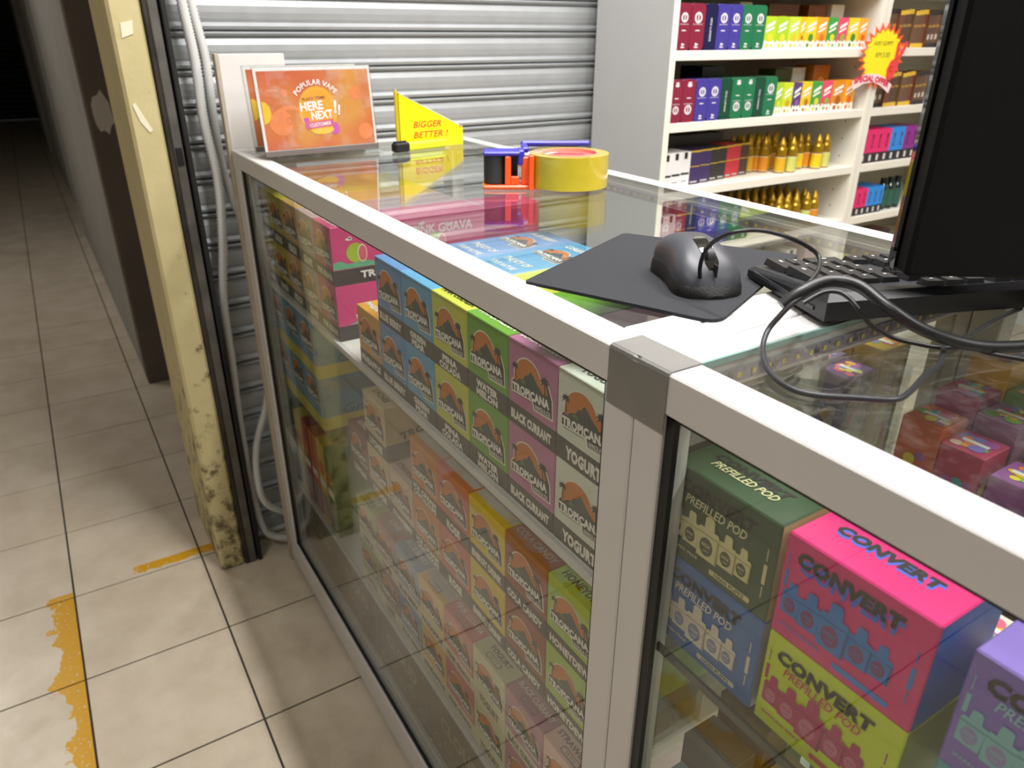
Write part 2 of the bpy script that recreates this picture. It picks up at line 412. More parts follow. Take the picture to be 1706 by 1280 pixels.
def shutter(name, loc, rz, length, count, m, label, pitch=0.0715):
    root = empty(name, loc, rz); root['kind'] = 'structure'; root['label'] = label
    s0 = None
    for k in range(count):
        if s0 is None: s0 = slat_mesh(length, m).build('slat', root); o = s0
        else: o = s0.copy(); COL.objects.link(o); o.parent = root
        o.location = (0, 0, k*pitch + 0.012)
    return root
sh = shutter('wall_shutter', (-0.135, -0.075, 0), 0, 1.9, 37, SLAT, 'grey metal roller shutter closing the end of the shop')
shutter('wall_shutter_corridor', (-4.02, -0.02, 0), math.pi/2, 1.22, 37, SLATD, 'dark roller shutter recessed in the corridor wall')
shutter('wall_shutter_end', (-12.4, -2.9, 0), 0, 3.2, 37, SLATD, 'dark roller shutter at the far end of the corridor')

# lamps
TUBE = mat('lit_diffuser', '#ffffff', 0.5, emit=3.0)
for k, (x, y, ln, ax, pw) in enumerate(LAMPS):
    root = empty('ceiling_lamp', (x, y, LAMP_Z), 0 if ax == 'X' else math.pi/2)
    MB().box(-ln/2-0.02, ln/2+0.02, -0.06, 0.06, 0.0, 0.12, WHITE, 0.008).build('housing', root)
    MB().box(-ln/2, ln/2, -0.045, 0.045, -0.03, 0.0, TUBE, 0.008).build('diffuser', root)
    tag(root, ['white ceiling lamp right above the counter', 'white ceiling lamp in front of the bookcases', 'white ceiling lamp over the back of the shop', 'white ceiling lamp over the tiled corridor', 'added unseen ceiling lamp that brightens the far corridor'][k], 'lamp')

# ------------------------------------------------------------------ display counters
H = 1.015; D = 0.497; L1 = 1.2197
SHELF_Z = [0.754, 0.508, 0.258]
LEDM = mat('led_tape', '#8b8190', 0.5); LEDY = mat('led_chip', '#c9b93a', 0.35); LEDK = mat('led_resistor', '#22201f', 0.5)
def led_strip(parent, p0, p1, up, nrm):
    """a strip of unlit LED tape between two points, chips on the nrm side"""
    p0, p1 = Vector(p0), Vector(p1); F = Frame(p0, (p1-p0), up)
    if F.n.dot(Vector(nrm)) < 0: F = Frame(p1, (p0-p1), up)
    ln = (p1-p0).length; mb = MB(); hw = 0.0055
    mb.poly(F, [(0,-hw),(ln,-hw),(ln,hw),(0,hw)], LEDM, 0.0014, 0.0014)
    n = int(ln/0.0166)
    for i in range(n):
        x = 0.008+i*0.0166
        mb.rect(F, x-0.0022, x+0.0022, -0.0022, 0.0022, LEDY, 0.0024)
        if i % 3 == 0:
            for q in (0.005, 0.0075, 0.010): mb.rect(F, x+q-0.0006, x+q+0.0006, -0.003, 0.002, LEDK, 0.0018)
        mb.rect(F, x+0.0055, x+0.0065, 0.0025, 0.0045, LEDK, 0.0018)
    return mb.build('led_strip', parent)
def counter(name, x0, x1, lpost, rpost, label, top_mat, left_rail, right_rail):
    root = empty(name, (x0, 0, 0)); tag(root, label, 'display counter')
    w = x1-x0; e = 0.0006
    def part(nm, *bx, m=WHITE, bev=0.0015):
        mb = MB(); mb.box(*bx, m, bev); return mb.build(nm, root)
    part('front_rail', e, w-e, 0, 0.032, 0.983, H)
    part('back_rail', e, w-e, D-0.026, D, 0.985, H)
    for (a, b) in left_rail: part('end_rail', a, b, 0.0325, D-0.0265, 0.985, H-0.0004)
    for (a, b) in right_rail: part('end_rail', a, b, 0.0325, D-0.0265, 0.985, H-0.0004)
    part('base_rail', e, w-e, 0.0, 0.03, 0.012, 0.083)
    part('base_rail', e, w-e, D-0.026, D, 0.012, 0.083)
    for (a, b) in ((0, lpost), (w-rpost, w)):
        part('post', a+e, b-e, 0.0004, 0.032, 0.083, 0.983)
        part('post', a+e, b-e, D-0.03, D, 0.083, 0.985)
        part('foot', a+0.006, b-0.006, 0.006, 0.028, 0.0, 0.012, m=BLACK); part('foot', a+0.006, b-0.006, D-0.028, D-0.006, 0.0, 0.012, m=BLACK)
    part('base_board', 0.002, w-0.002, 0.03, D-0.026, 0.06, 0.078, m=WHITE_SIDE)
    # glass panes and black gasket
    part('front_pane', lpost, w-rpost, 0.009, 0.013, 0.083, 0.983, m=FRONTGLASS, bev=0)
    tl = max(b for a, b in left_rail); tr = min(a for a, b in right_rail)
    part('top_pane', tl, tr, 0.032, D-0.026, H-0.0065, H-0.001, m=top_mat, bev=0)
    part('end_pane', w-0.018, w-0.014, 0.032, D-0.03, 0.083, 0.985, m=FRONTGLASS, bev=0)
    g = MB(); gw = 0.0035
    g.box(lpost, w-rpost, 0.004, 0.009, 0.983-gw, 0.983, BLACK).box(lpost, w-rpost, 0.004, 0.009, 0.083, 0.083+gw*1.6, BLACK)
    g.box(lpost, lpost+(0.009), 0.004, 0.009, 0.083, 0.983, BLACK).box(w-rpost-gw, w-rpost, 0.004, 0.009, 0.083, 0.983, BLACK)
    g.build('gasket', root)
    return root
c1 = counter('display_counter', 0.0, L1, 0.047, 0.0353, 'white aluminium glass counter filled with cartons showing a palm logo', GLASS, [(0.0006, 0.034)], [(1.165, 1.1900), (1.1914, L1-0.0010)])
c2 = counter('display_counter', L1, L1+1.22, 0.0318, 0.035, 'white aluminium glass counter holding the large pod cartons', GLASS2, [(0.0010, 0.029)], [(1.186, 1.2194)])
# shelves of the first counter: white boards with an aluminium nosing
SHG = glass_mat('shelf_glass', (0.92, 0.96, 0.93), 0.015, 30)
for z in SHELF_Z:
    if z == SHELF_Z[1]:      # the middle shelf is a bare sheet of glass
        MB().box(0.006, L1-0.022, 0.0331, 0.44, z-0.006, z, SHG).build('glass_shelf', c1)
        continue
    s_ = MB().box(0.006, L1-0.022, 0.0331, 0.44, z-0.010, z, WHITE_SIDE, 0.0008).build('shelf', c1)
    MB().box(0.006, L1-0.022, 0.0262, 0.0328, z-0.0105, z+0.0003, WHITE, 0.0008).build('nosing', s_)
# glass shelves of the second counter
for z in (0.757, 0.470):
    s_ = MB().box(0.012, 1.19, 0.024, 0.45, z-0.008, z, SHG).build('glass_shelf', c2)
    MB().box(0.012, 1.19, 0.021, 0.0238, z-0.008, z, mat('dark_glass_edge', '#3c4238', 0.3)).build('glass_edge', s_)
MB().box(0.0293, 0.0315, 0.034, D-0.03, H-0.006, H-0.0006, GEDGE).build('pane_edge', c2)
led_strip(c1, (0.10, D-0.0268, 0.993), (1.16, D-0.0268, 0.993), (0, 0, 1), (0, -1, 0))
led_strip(c2, (0.0293, 0.05, 0.996), (0.0293, 0.44, 0.996), (0, 0, 1), (1, 0, 0))
# grey tape over the joint of the two counters
TAPE = mat('grey_cloth_tape', '#85837f', 0.42, metal=0.35, noise=0.05, nscale=30, bump=0.2, bscale=300)
tp = MB(); tx0, tx1 = L1-0.030, L1+0.034
P = [(-0.0008, 0.968), (-0.0008, 1.0125), (0.0, 1.0148), (0.002, 1.0159), (0.031, 1.0159)]
for i in range(len(P)-1):
    (ya, za), (yb, zb) = P[i], P[i+1]
    for a, b in ((tx0, L1-0.004), (L1-0.004, L1), (L1, L1+0.004), (L1+0.004, tx1)):
        da = 0.0022 if abs(a-L1) < 1e-6 and i >= 1 and i <= 2 else 0; db = 0.0022 if abs(b-L1) < 1e-6 and 1 <= i <= 2 else 0
        tp.add([(a, ya+da*0.6, za-da*0.4), (b, ya+db*0.6, za-db*0.4), (b, yb+db*0.6, zb-db*0.4), (a, yb+da*0.6, zb-da*0.4)], [(0,1,2,3)], TAPE)
to = tp.build('cloth_tape'); sm = to.modifiers.new('thick', 'SOLIDIFY'); sm.thickness = 0.0005; sm.offset = 1
tag(to, 'strip of grey cloth tape over the corner where both counters meet', 'tape')
# tall white board fixed behind the far end of the counter
BOARD = mat('worn_white_board', '#dcd7d2', 0.6, noise=0.05, nscale=8); BEDGE = mat('raw_board_edge', '#b3aa98', 0.7, noise=0.12, nscale=40)
bd = MB().box(-0.021, -0.002, 0.003, 0.128, 0.0, 1.188, BOARD, 0.001).box(-0.022, -0.001, -0.004, 0.0029, 0.0, 1.189, BEDGE, 0.001).build('board')
tag(bd, 'upright worn white board with a raw edge against the counter end', 'board')

# ------------------------------------------------------------------ flavour cartons
CW, CHT, CD, PITCH = 0.0868, 0.0962, 0.282, 0.0885
ORANGE = ink('#c9731e'); SLATE = ink('#3b4347'); PALM = ink('#26241f'); LEAFG = ink('#5d7a2c')
FR = lambda: Frame((-CW/2, 0, 0), (1, 0, 0), (0, 0, 1))     # front of a carton, faces -Y
def palm(mb, F, x, y, h, s, m, d, lean=0.15):
    mb.poly(F, [(x-0.0008*s, y), (x+0.0008*s, y), (x+lean*h+0.0005*s, y+h), (x+lean*h-0.0005*s, y+h)], m, d)
    cx, cy = x+lean*h, y+h
    for a in (-35, 5, 45, 90, 135, 175, 215):
        t = math.radians(a); L_ = 0.0068*s
        ex, ey = cx+L_*math.cos(t), cy+L_*math.sin(t)*0.8-0.0014*s
        nx, ny = -math.sin(t)*0.0013*s, math.cos(t)*0.0013*s
        mb.poly(F, [(cx, cy), ((cx+ex)/2-nx, (cy+ey)/2-ny+0.0008*s), (ex, ey), ((cx+ex)/2+nx, (cy+ey)/2+ny+0.0012*s)], m, d)
def logo(mb, F, cx=0.0, cy=0.0, k=1.0, rot=0.07):
    c, s = math.cos(rot), math.sin(rot)
    G = Frame(F.p(cx, cy), F.u*c+F.v*s, F.v*c-F.u*s); e = 0.00012
    S = lambda pts: [(x*k, y*k) for x, y in pts]
    mb.disc(G, -0.005*k, 0.009*k, 0.0272*k, 0.0272*k, CREAM, e, 32, -12, 192)
    # outlined lettering plate with the small tag under it
    plate = lambda g: S([(-0.0355-g,-0.0075-g),(0.004-g,-0.0075-g),(0.006-g,-0.0165-g),(0.0375+g,-0.0165-g),(0.0375+g,0.0035+g*.3),(0.030+g,0.020+g),(0.024,0.020+g),(0.022,0.006),(-0.0325,0.006+g),(-0.0355-g,0.003)])
    mb.poly(G, plate(0.0018), CREAM, e); mb.poly(G, plate(0.0), DARK, 2*e)
    mb.disc(G, -0.005*k, 0.009*k, 0.0255*k, 0.0255*k, ORANGE, 3*e, 32, -10, 190)
    mb.poly(G, S([(0.016,0.006),(0.031,0.006),(0.0285,0.016),(0.022,0.018)]), ORANGE, 3*e)
    mb.poly(G, S([(-0.030,0.003),(0.026,0.001),(0.019,0.009),(0.013,0.013),(0.006,0.020),(0.001,0.0235),(-0.004,0.018),(-0.009,0.0165),(-0.014,0.011),(-0.021,0.009)]), SLATE, 4*e)
    mb.poly(G, S([(-0.019,0.007),(-0.008,0.006),(-0.009,0.0095),(-0.014,0.0115)]), LEAFG, 5*e)
    for bx, by in ((0.010,0.027),(0.013,0.025),(0.0115,0.029)): mb.poly(G, S([(bx-0.0016,by+0.0006),(bx,by),(bx+0.0016,by+0.0007),(bx,by+0.0004)]), PALM, 5*e)
    palm(mb, G, -0.0275*k, 0.006*k, 0.016*k, k, PALM, 5*e, -0.05); palm(mb, G, 0.0265*k, 0.004*k, 0.016*k, 1.25*k, PALM, 6*e, -0.02)
    mb.text(G, 'TROPICANA', 0.0*k, -0.0022*k, 0.068*k, 0.0105*k, WHITEI, 7*e, 0.055, 0, 0, 1.06)
    mb.text(G, 'EANCE & CO', 0.0215*k, -0.0118*k, 0.027*k, 0.0040*k, WHITEI, 7*e, 0.02)
    mb.rect(G, -0.034*k, 0.000*k, -0.0105*k, -0.0098*k, DARK, e)
    mb.rect(G, 0.008*k, 0.036*k, -0.0150*k, -0.0144*k, WHITEI, 7*e)
SHARE = {}
def shared_child(key, maker, name, parent):
    """one mesh per kind of print, linked to every carton that carries it"""
    if key not in SHARE:
        o = maker().build(name, parent); SHARE[key] = o.data
        return o
    o = bpy.data.objects.new(name, SHARE[key]); COL.objects.link(o); o.parent = parent
    return o
CARTONS = {}
def carton(flav, face, lines, top=None, band='#3b3632', bandtext='#e9e5dc', topname=True, topmark=False, greytop=False, vivid=False):
    root_mb = MB(); root_mb.box(-CW/2, CW/2, 0, CD, 0, CHT, card(face), 0.0008)
    root = root_mb.build('carton')
    def f_logo():
        mb = MB(); logo(mb, FR(), 0.0425, 0.049, 0.98); return mb
    shared_child('logo', f_logo, 'logo', root)
    def f_band():
        mb = MB(); mb.box(-CW/2-0.0002, CW/2+0.0002, -0.0003, CD, 0.0006, 0.0255, card(band), 0.0005); return mb
    bo = shared_child('band'+band, f_band, 'name_band', root)
    mb = MB(); F = Frame((0, -0.0003, 0.0125), (1, 0, 0), (0, 0, 1))
    n = len(lines)
    for i, t in enumerate(lines):
        wd = min(0.074, 0.0085*len(t)+0.004); ht = 0.0145 if n == 1 and len(t) < 8 else (0.0115 if n == 1 else 0.0092)
        mb.text(F, t, 0, (0 if n == 1 else (0.0053 if i == 0 else -0.0053)), wd, ht, ink(bandtext), 0.0003, 0.062, 0, 0, 1.08)
    mb.build('lettering', bo)
    FT = Frame((0, 0, CHT), (1, 0, 0), (0, 1, 0)); mb = MB()
    if greytop: mb.rect(FT, -CW/2+0.001, CW/2-0.001, 0.010, CD-0.004, card('#b9b6ad'), 0.0003)
    if topname:
        tc = ink('#41382f') if greytop else ink(top or '#e4ddd0')
        mb.text(FT, ' '.join(lines), 0, 0.0205 if topmark else 0.0155, min(0.076, 0.0085*len(' '.join(lines))), 0.0085 if topmark else 0.0105, tc, 0.0006, 0.03)
    if topmark:
        mb.rrect(FT, -0.017, 0.017, 0.0045, 0.0135, 0.003, ink('#4b4a55'), 0.0006); mb.rrect(FT, -0.0155, 0.0155, 0.0058, 0.0122, 0.0025, card(face if not greytop else '#b9b6ad'), 0.0009)
        mb.text(FT, '50 VG', 0, 0.009, 0.018, 0.0034, ink('#4b4a55'), 0.0012, 0.01)
    if vivid:
        mb.text(FT, 'THE JOY OF', 0, 0.150, 0.06, 0.017, WHITEI, 0.0006, 0.03); mb.text(FT, 'YOUR NATURE', 0, 0.128, 0.06, 0.011, WHITEI, 0.0006, 0.02)
        logo(mb, Frame((0, 0.205, CHT+0.0003), (1,0,0), (0,1,0)), 0, 0, 0.9, 0); mb.text(FT, lines[0], 0, 0.255, 0.06, 0.012, WHITEI, 0.0006, 0.03)
    if mb.v: mb.build('top_print', root)
    CARTONS[flav] = [root, False]
    return root
def put(flav, x, z, y, label, group):
    p = CARTONS[flav]; o = place(p[0], (x, y, z), not p[1], label, 'carton', group); p[1] = True
    return o
# name, face colour, band lines
carton('yellow', '#b8a81c', ['MANGO'], topname=True)
carton('tan', '#c39a52', ['PEACH'])
carton('mauve', '#a9909a', ['GRAPE'])
carton('guava', '#c43a78', ['PINK GUAVA'])
carton('pineapple', '#d39a30', ['PINEAPPLE'])
carton('blueberry', '#5c8fc8', ['BLUE BERRY'], vivid=True, topname=False)
carton('pear', '#5aa2cf', ['GREEN', 'PEAR'], vivid=True, topname=False)
carton('pina', '#c9cb42', ['PINA', 'COLADA'], top='#3a3a20')
carton('melon', '#66a024', ['WATER', 'MELON'])
carton('currant', '#b9709a', ['BLACK CURRANT'])
carton('yogurt', '#d5dacb', ['YOGURT'], top='#555555')
carton('maroon', '#84524c', ['LONGAN'])
carton('lychee', '#cdbb96', ['LYCHEE'], top='#4a4030')
carton('pinkish', '#d2b8ac', ['STRAWBERRY'], top='#4a4030')
carton('orange', '#cf8238', ['ICE CREAM', 'CANTALOUPE'], greytop=True, topname=False)
carton('rose', '#c95c50', ['ROSE'], greytop=True, topname=False)
carton('energy', '#dcc01e', ['ENERGY DRINK'], greytop=True, topname=False)
carton('cola', '#96462f', ['COLA CANDY'], top='#a89890')
carton('honeydew', '#a3c452', ['HONEYDEW'], top='#2d3318')
R3 = dict(band='#d3ccb0', bandtext='#6a6456', topmark=True)
carton('r3green', '#8fa85e', ['APPLE'], **R3)
carton('r3maroon', '#9a6a62', ['LIME'], **R3)
carton('r3blue', '#7590b8', ['BLUE BERRY'], **R3)
carton('r3yellow', '#d8ae44', ['PINEAPPLE'], greytop=True, topname=False, **R3)
carton('r3red', '#c9656a', ['PINK GUAVA'], **R3)
carton('r3honey', '#c9caa4', ['YOGURT'], top='#4c5470', **R3)
carton('r3currant', '#b0708a', ['BLACK CURRANT'], **R3)
carton('r3straw', '#dfb4ac', ['STRAWBERRY'], top='#5a5468', **R3)
NAME = {'yellow':'yellow', 'tan':'tan', 'mauve':'grey mauve', 'guava':'hot pink', 'pineapple':'amber PINEAPPLE', 'blueberry':'blue BLUE BERRY', 'pear':'light blue GREEN PEAR', 'pina':'yellow PINA COLADA', 'melon':'green WATER MELON', 'currant':'mauve BLACK CURRANT', 'yogurt':'pale grey YOGURT', 'maroon':'maroon', 'lychee':'cream', 'pinkish':'pale pink', 'orange':'orange', 'rose':'red ROSE', 'energy':'yellow ENERGY DRINK', 'cola':'brown COLA CANDY', 'honeydew':'lime HONEYDEW', 'r3green':'green', 'r3maroon':'dull maroon', 'r3blue':'blue', 'r3yellow':'golden yellow', 'r3red':'rose red', 'r3honey':'pale green grey', 'r3currant':'plum BLACK CURRANT', 'r3straw':'pale pink STRAWBERRY'}
SHN = {0: 'top', 1: 'middle', 2: 'lowest'}
placed = []
def stack(flav, x, row, layers, lay_lab=None, extra=''):
    for k in range(layers):
        lay = ('upper' if k else 'lower') if layers > 1 else 'single'
        if lay_lab: lay = lay_lab
        lab = '%s carton on the %s counter shelf%s, %s' % (NAME[flav], SHN[row], extra, (lay + ' of its stack') if layers > 1 else 'standing alone in its column')
        o = put(flav, x+PITCH/2, SHELF_Z[row]+0.0004+k*(CHT+0.0004), 0.0335, lab, 'flavour cartons on the %s shelf' % SHN[row])
        placed.append((flav, x, row, k, o))
for i, fl in enumerate(['yellow', 'yellow', 'tan', 'mauve', 'guava']):
    stack(fl, 0.012+PITCH*i, 0, 2, extra=[' nearest the shutter', ' beside the tan ones', '', '', ''][i])
for i, fl in enumerate(['pineapple', 'blueberry', 'pear', 'pina', 'melon', 'currant', 'yogurt']):
    stack(fl, 0.5465+PITCH*i, 0, 1 if fl == 'pineapple' else 2)
for fl, x, n in (('maroon', 0.4475, 1), ('lychee', 0.536, 2), ('pinkish', 0.6265, 1), ('orange', 0.7165, 2), ('rose', 0.805, 2), ('energy', 0.8935, 2), ('cola', 0.982, 2), ('honeydew', 1.0705, 2)):
    stack(fl, x, 1, n)
for i, fl in enumerate(['r3green', 'r3maroon', 'r3blue', 'r3yellow', 'r3red', 'r3honey', 'r3currant', 'r3straw']):
    stack(fl, 0.4515+0.0885*i, 2, 2)
# printed right-hand sides where the stack ends (face +X)
def side_frame(): return Frame((CW/2+0.0003, 0, 0), (0, 1, 0), (0, 0, 1))
def guava_side(up):
    mb = MB(); F = side_frame(); e = 0.0002
    MINT = ink('#63b58e'); PK = card('#c43a78')
    mb.rect(F, 0, CD, 0.0006, 0.026, card('#35333a'), 0.0002)
    if up:
        mb.rect(F, 0, CD, 0.026, 0.0955, ink('#d83a80'), e)
        pts = [(0, 0.027)] + [(CD*i/24, 0.0375+0.004*math.sin(i*1.9)) for i in range(25)] + [(CD, 0.027)]
        mb.poly(F, pts[::-1][::-1], MINT, 2*e)
        for cx, cy in ((0.03, 0.075), (0.058, 0.083), (0.115, 0.078), (0.16, 0.084), (0.21, 0.076)):
            mb.disc(F, cx, cy, 0.006, 0.0022, WHITEI, 2*e, 12); mb.disc(F, cx+0.002, cy+0.002, 0.003, 0.0022, WHITEI, 2*e, 10)
        for cx in (0.040, 0.185):
            mb.disc(F, cx, 0.052, 0.016, 0.016, ink('#a9c62c'), 3*e, 24); mb.disc(F, cx+0.011, 0.050, 0.0085, 0.015, ink('#e9e9c0'), 4*e, 20); mb.disc(F, cx+0.0115, 0.050, 0.0068, 0.0128, ink('#e0607c'), 5*e, 20)
        mb.text(F, 'TROPICANA', 0.105, 0.0145, 0.12, 0.0125, WHITEI, 6*e, 0.04); mb.text(F, 'PREMIUM SALT NIC', 0.14, 0.006, 0.06, 0.003, WHITEI, 6*e, 0.01)
    else:
        mb.rect(F, 0, CD, 0.026, 0.0955, ink('#d83a80'), e)
        mb.poly(F, [(0.02,0.027),(0.10,0.027),(0.085,0.040),(0.045,0.036)], MINT, 2*e)
        mb.text(F, '#TROPICANA', 0.085, 0.050, 0.11, 0.013, WHITEI, 3*e, 0.04, 0, 0.18)
    return mb
def lychee_side(up):
    mb = MB(); F = side_frame(); mb.rect(F, 0, CD, 0.0006, 0.030, card('#4c4a44'), 0.0002)
    mb.text(F, 'TROPICANA', 0.085, 0.050, 0.12, 0.014, ink('#5b5443'), 0.0003, 0.03, 0, 0.16); return mb
for (flav, x, row, k, o) in placed:
    if flav == 'guava': guava_side(k == 1).build('side_print', o)
    if flav == 'lychee': lychee_side(k).build('side_print', o)
    if flav in ('pineapple',): MB().rect(side_frame(), 0, CD, 0.0006, 0.026, card('#3b3632'), 0.0002).build('side_print', o)
# second pink carton behind, seen through the glass top
GB = carton('guava_back', '#b83c70', ['PINK GUAVA'])
put('guava_back', 0.012+PITCH*4+PITCH/2, SHELF_Z[0]+0.0004, 0.314, 'hot pink carton behind the pink stack, under the tape dispenser', 'flavour cartons on the top shelf').scale = (1, 0.42, 1)
put('guava_back', 0.012+PITCH*4+PITCH/2, SHELF_Z[0]+0.0006+CHT, 0.314, 'hot pink carton on top behind the pink stack, PINK GUAVA lettering', 'flavour cartons on the top shelf').scale = (1, 0.42, 1)
for (flav, x, row, k, o) in placed:
    if flav == 'guava':
        mb = MB(); F = side_frame(); mb.text(F, 'PINK GUAVA', 0.20, 0.074, 0.115, 0.017, ink('#eecfd8'), 0.0006, 0.03); mb.build('side_lettering', o)

# far left of the middle shelf: wider blue cartons with a yellow foot and handwriting on the side
BW, BH = 0.094, 0.112
def blue_carton():
    root = MB().box(-BW/2, BW/2, 0, 0.27, 0, BH, card('#5f8eac'), 0.0008).build('blue_carton')
    mb = MB(); mb.box(-BW/2-0.0002, BW/2+0.0002, -0.0003, 0.2702, 0.0005, 0.028, card('#c9bb4a'), 0.0004); mb.build('yellow_foot', root)
    F = Frame((-BW/2, -0.0002, 0), (1, 0, 0), (0, 0, 1)); mb = MB(); logo(mb, F, 0.046, 0.068, 1.0); mb.build('logo', root)
    F = Frame((BW/2+0.0003, 0, 0), (0, 1, 0), (0, 0, 1)); mb = MB()
    mb.poly(F, [(0.0,0.105),(0.27,0.105),(0.27,0.080),(0.12,0.060),(0.04,0.085)], ink('#76838c'), 0.0002)
    mb.text(F, 'Granilla', 0.10, 0.040, 0.115, 0.022, ink('#4a5a60'), 0.0004, 0.0, 0.35); mb.build('side_print', root)
    return root
b0 = blue_carton(); first = True
for i in range(3):
    for k in range(2):
        lab = 'blue carton with yellow foot, %s layer, %s' % ('upper' if k else 'lower', ['closest to the shutter', 'middle of three columns', 'with its handwritten side showing'][i])
        place(b0, (0.060+i*(BW+0.002), 0.0335, SHELF_Z[1]+0.0004+k*(BH+0.0004)), first, lab, 'carton', 'blue cartons on the middle shelf'); first = False
# far left of the lowest shelf: narrow tall packs
def slim_pack(face, label, x, z, h=0.19, w=0.046):
    root = MB().box(-w/2, w/2, 0, 0.10, 0, h, card(face), 0.0008).build('slim_pack'); mb = MB(); F = Frame((-w/2, -0.0002, 0), (1, 0, 0), (0, 0, 1))
    mb.rect(F, 0.004, w-0.004, 0.01, h*0.36, ink('#9a93a0'), 0.0002); mb.disc(F, w/2, h*0.68, w*0.36, w*0.36, ORANGE, 0.0002, 20); mb.rect(F, 0.005, w-0.005, h*0.45, h*0.54, WHITEI, 0.0003)
    mb.build('front_print', root); root.location = (x, 0.0335, z); tag(root, label, 'pack', 'slim packs on the lowest shelf')
for i, (c_, nm) in enumerate((('#2f5a4a', 'dark green'), ('#c9b52a', 'mustard yellow'), ('#a0302a', 'dark red'), ('#c06a26', 'orange'), ('#d8b22c', 'bright yellow'), ('#5c7a3c', 'leaf green'))):
    slim_pack(c_, '%s slim upright pack at the shutter end of the lowest shelf' % nm, 0.04+i*0.0505, SHELF_Z[2]+0.0004, 0.2)
# bottom of the counter: big grey-blue cartons with brown printed fronts
def big_carton(x, w, label):
    root = MB().box(-w/2, w/2, 0, 0.30, 0, 0.145, card('#8d949c'), 0.001).build('storage_carton')
    F = Frame((-w/2, -0.0002, 0), (1, 0, 0), (0, 0, 1)); mb = MB(); BR = ink('#7c7060'); LB = ink('#b3a78e')
    mb.rect(F, 0.001, w-0.001, 0.001, 0.144, BR, 0.0002)
    for q in range(5): mb.ring(F, w*(0.12+0.19*q), 0.035+0.02*(q % 2), 0.011, 0.013, LB, 0.0004, 16)
    mb.text(F, 'CLOUD', w/2, 0.10, w*0.6, 0.03, LB, 0.0004, 0.02); mb.build('front_print', root)
    FT = Frame((0, 0, 0.145), (1, 0, 0), (0, 1, 0)); mb = MB(); mb.text(FT, 'CLOUD', 0, 0.05, w*0.55, 0.02, ink('#6a635c'), 0.0003, 0.02); mb.build('top_print', root)
    root.location = (x, 0.034, 0.0785); tag(root, label, 'carton', 'storage cartons at the counter bottom')
for i, t in enumerate(('furthest of the grey cartons on the counter base, by the shutter', 'second grey carton from the shutter on the counter base', 'third grey carton from the shutter on the counter base', 'fourth grey carton from the shutter on the counter base', 'grey carton on the counter base nearest the joint')):
    big_carton(0.165+i*0.225, 0.218, t)

# ------------------------------------------------------------------ pod cartons in the near counter
PW, PH, PD = 0.1050, 0.0852, 0.075
def pods(mb, F, cx, cy, k, body, shade, lab, d):
    for i, (dx, sc, dd) in enumerate(((-0.036, 0.74, 0), (-0.0195, 0.84, 1), (0.0365, 0.74, 0), (0.0205, 0.84, 1), (0.0, 1.06, 2))):
        x = cx+dx*k; q = k*sc; e = d+dd*0.0003
        S = lambda pts: [(x+a*q, cy+b*q) for a, b in pts]
        mb.poly(F, S([(-0.0105,-0.016),(0.0105,-0.016),(0.0112,0.009),(0.0095,0.0125),(-0.0095,0.0125),(-0.0112,0.009)]), body, e)
        mb.poly(F, S([(-0.0052,0.0125),(0.0052,0.0125),(0.0046,0.0215),(0.0030,0.0235),(-0.0030,0.0235),(-0.0046,0.0215)]), body, e)
        mb.rect(F, x-0.0112*q, x+0.0112*q, cy+0.0062*q, cy+0.0075*q, shade, e+0.0001); mb.poly(F, S([(0.0085,-0.016),(0.0105,-0.016),(0.0112,0.0065),(0.0095,0.0065)]), shade, e+0.0001)
        mb.disc(F, x-0.0012*q, cy-0.0045*q, 0.0068*q, 0.0085*q, lab, e+0.0001, 16)
        mb.text(F, 'NOX', x-0.0012*q, cy-0.003*q, 0.009*q, 0.0036*q, body, e+0.0002, 0.02); mb.rect(F, x-0.004*q, x+0.002*q, cy-0.0085*q, cy-0.0078*q, body, e+0.0002)
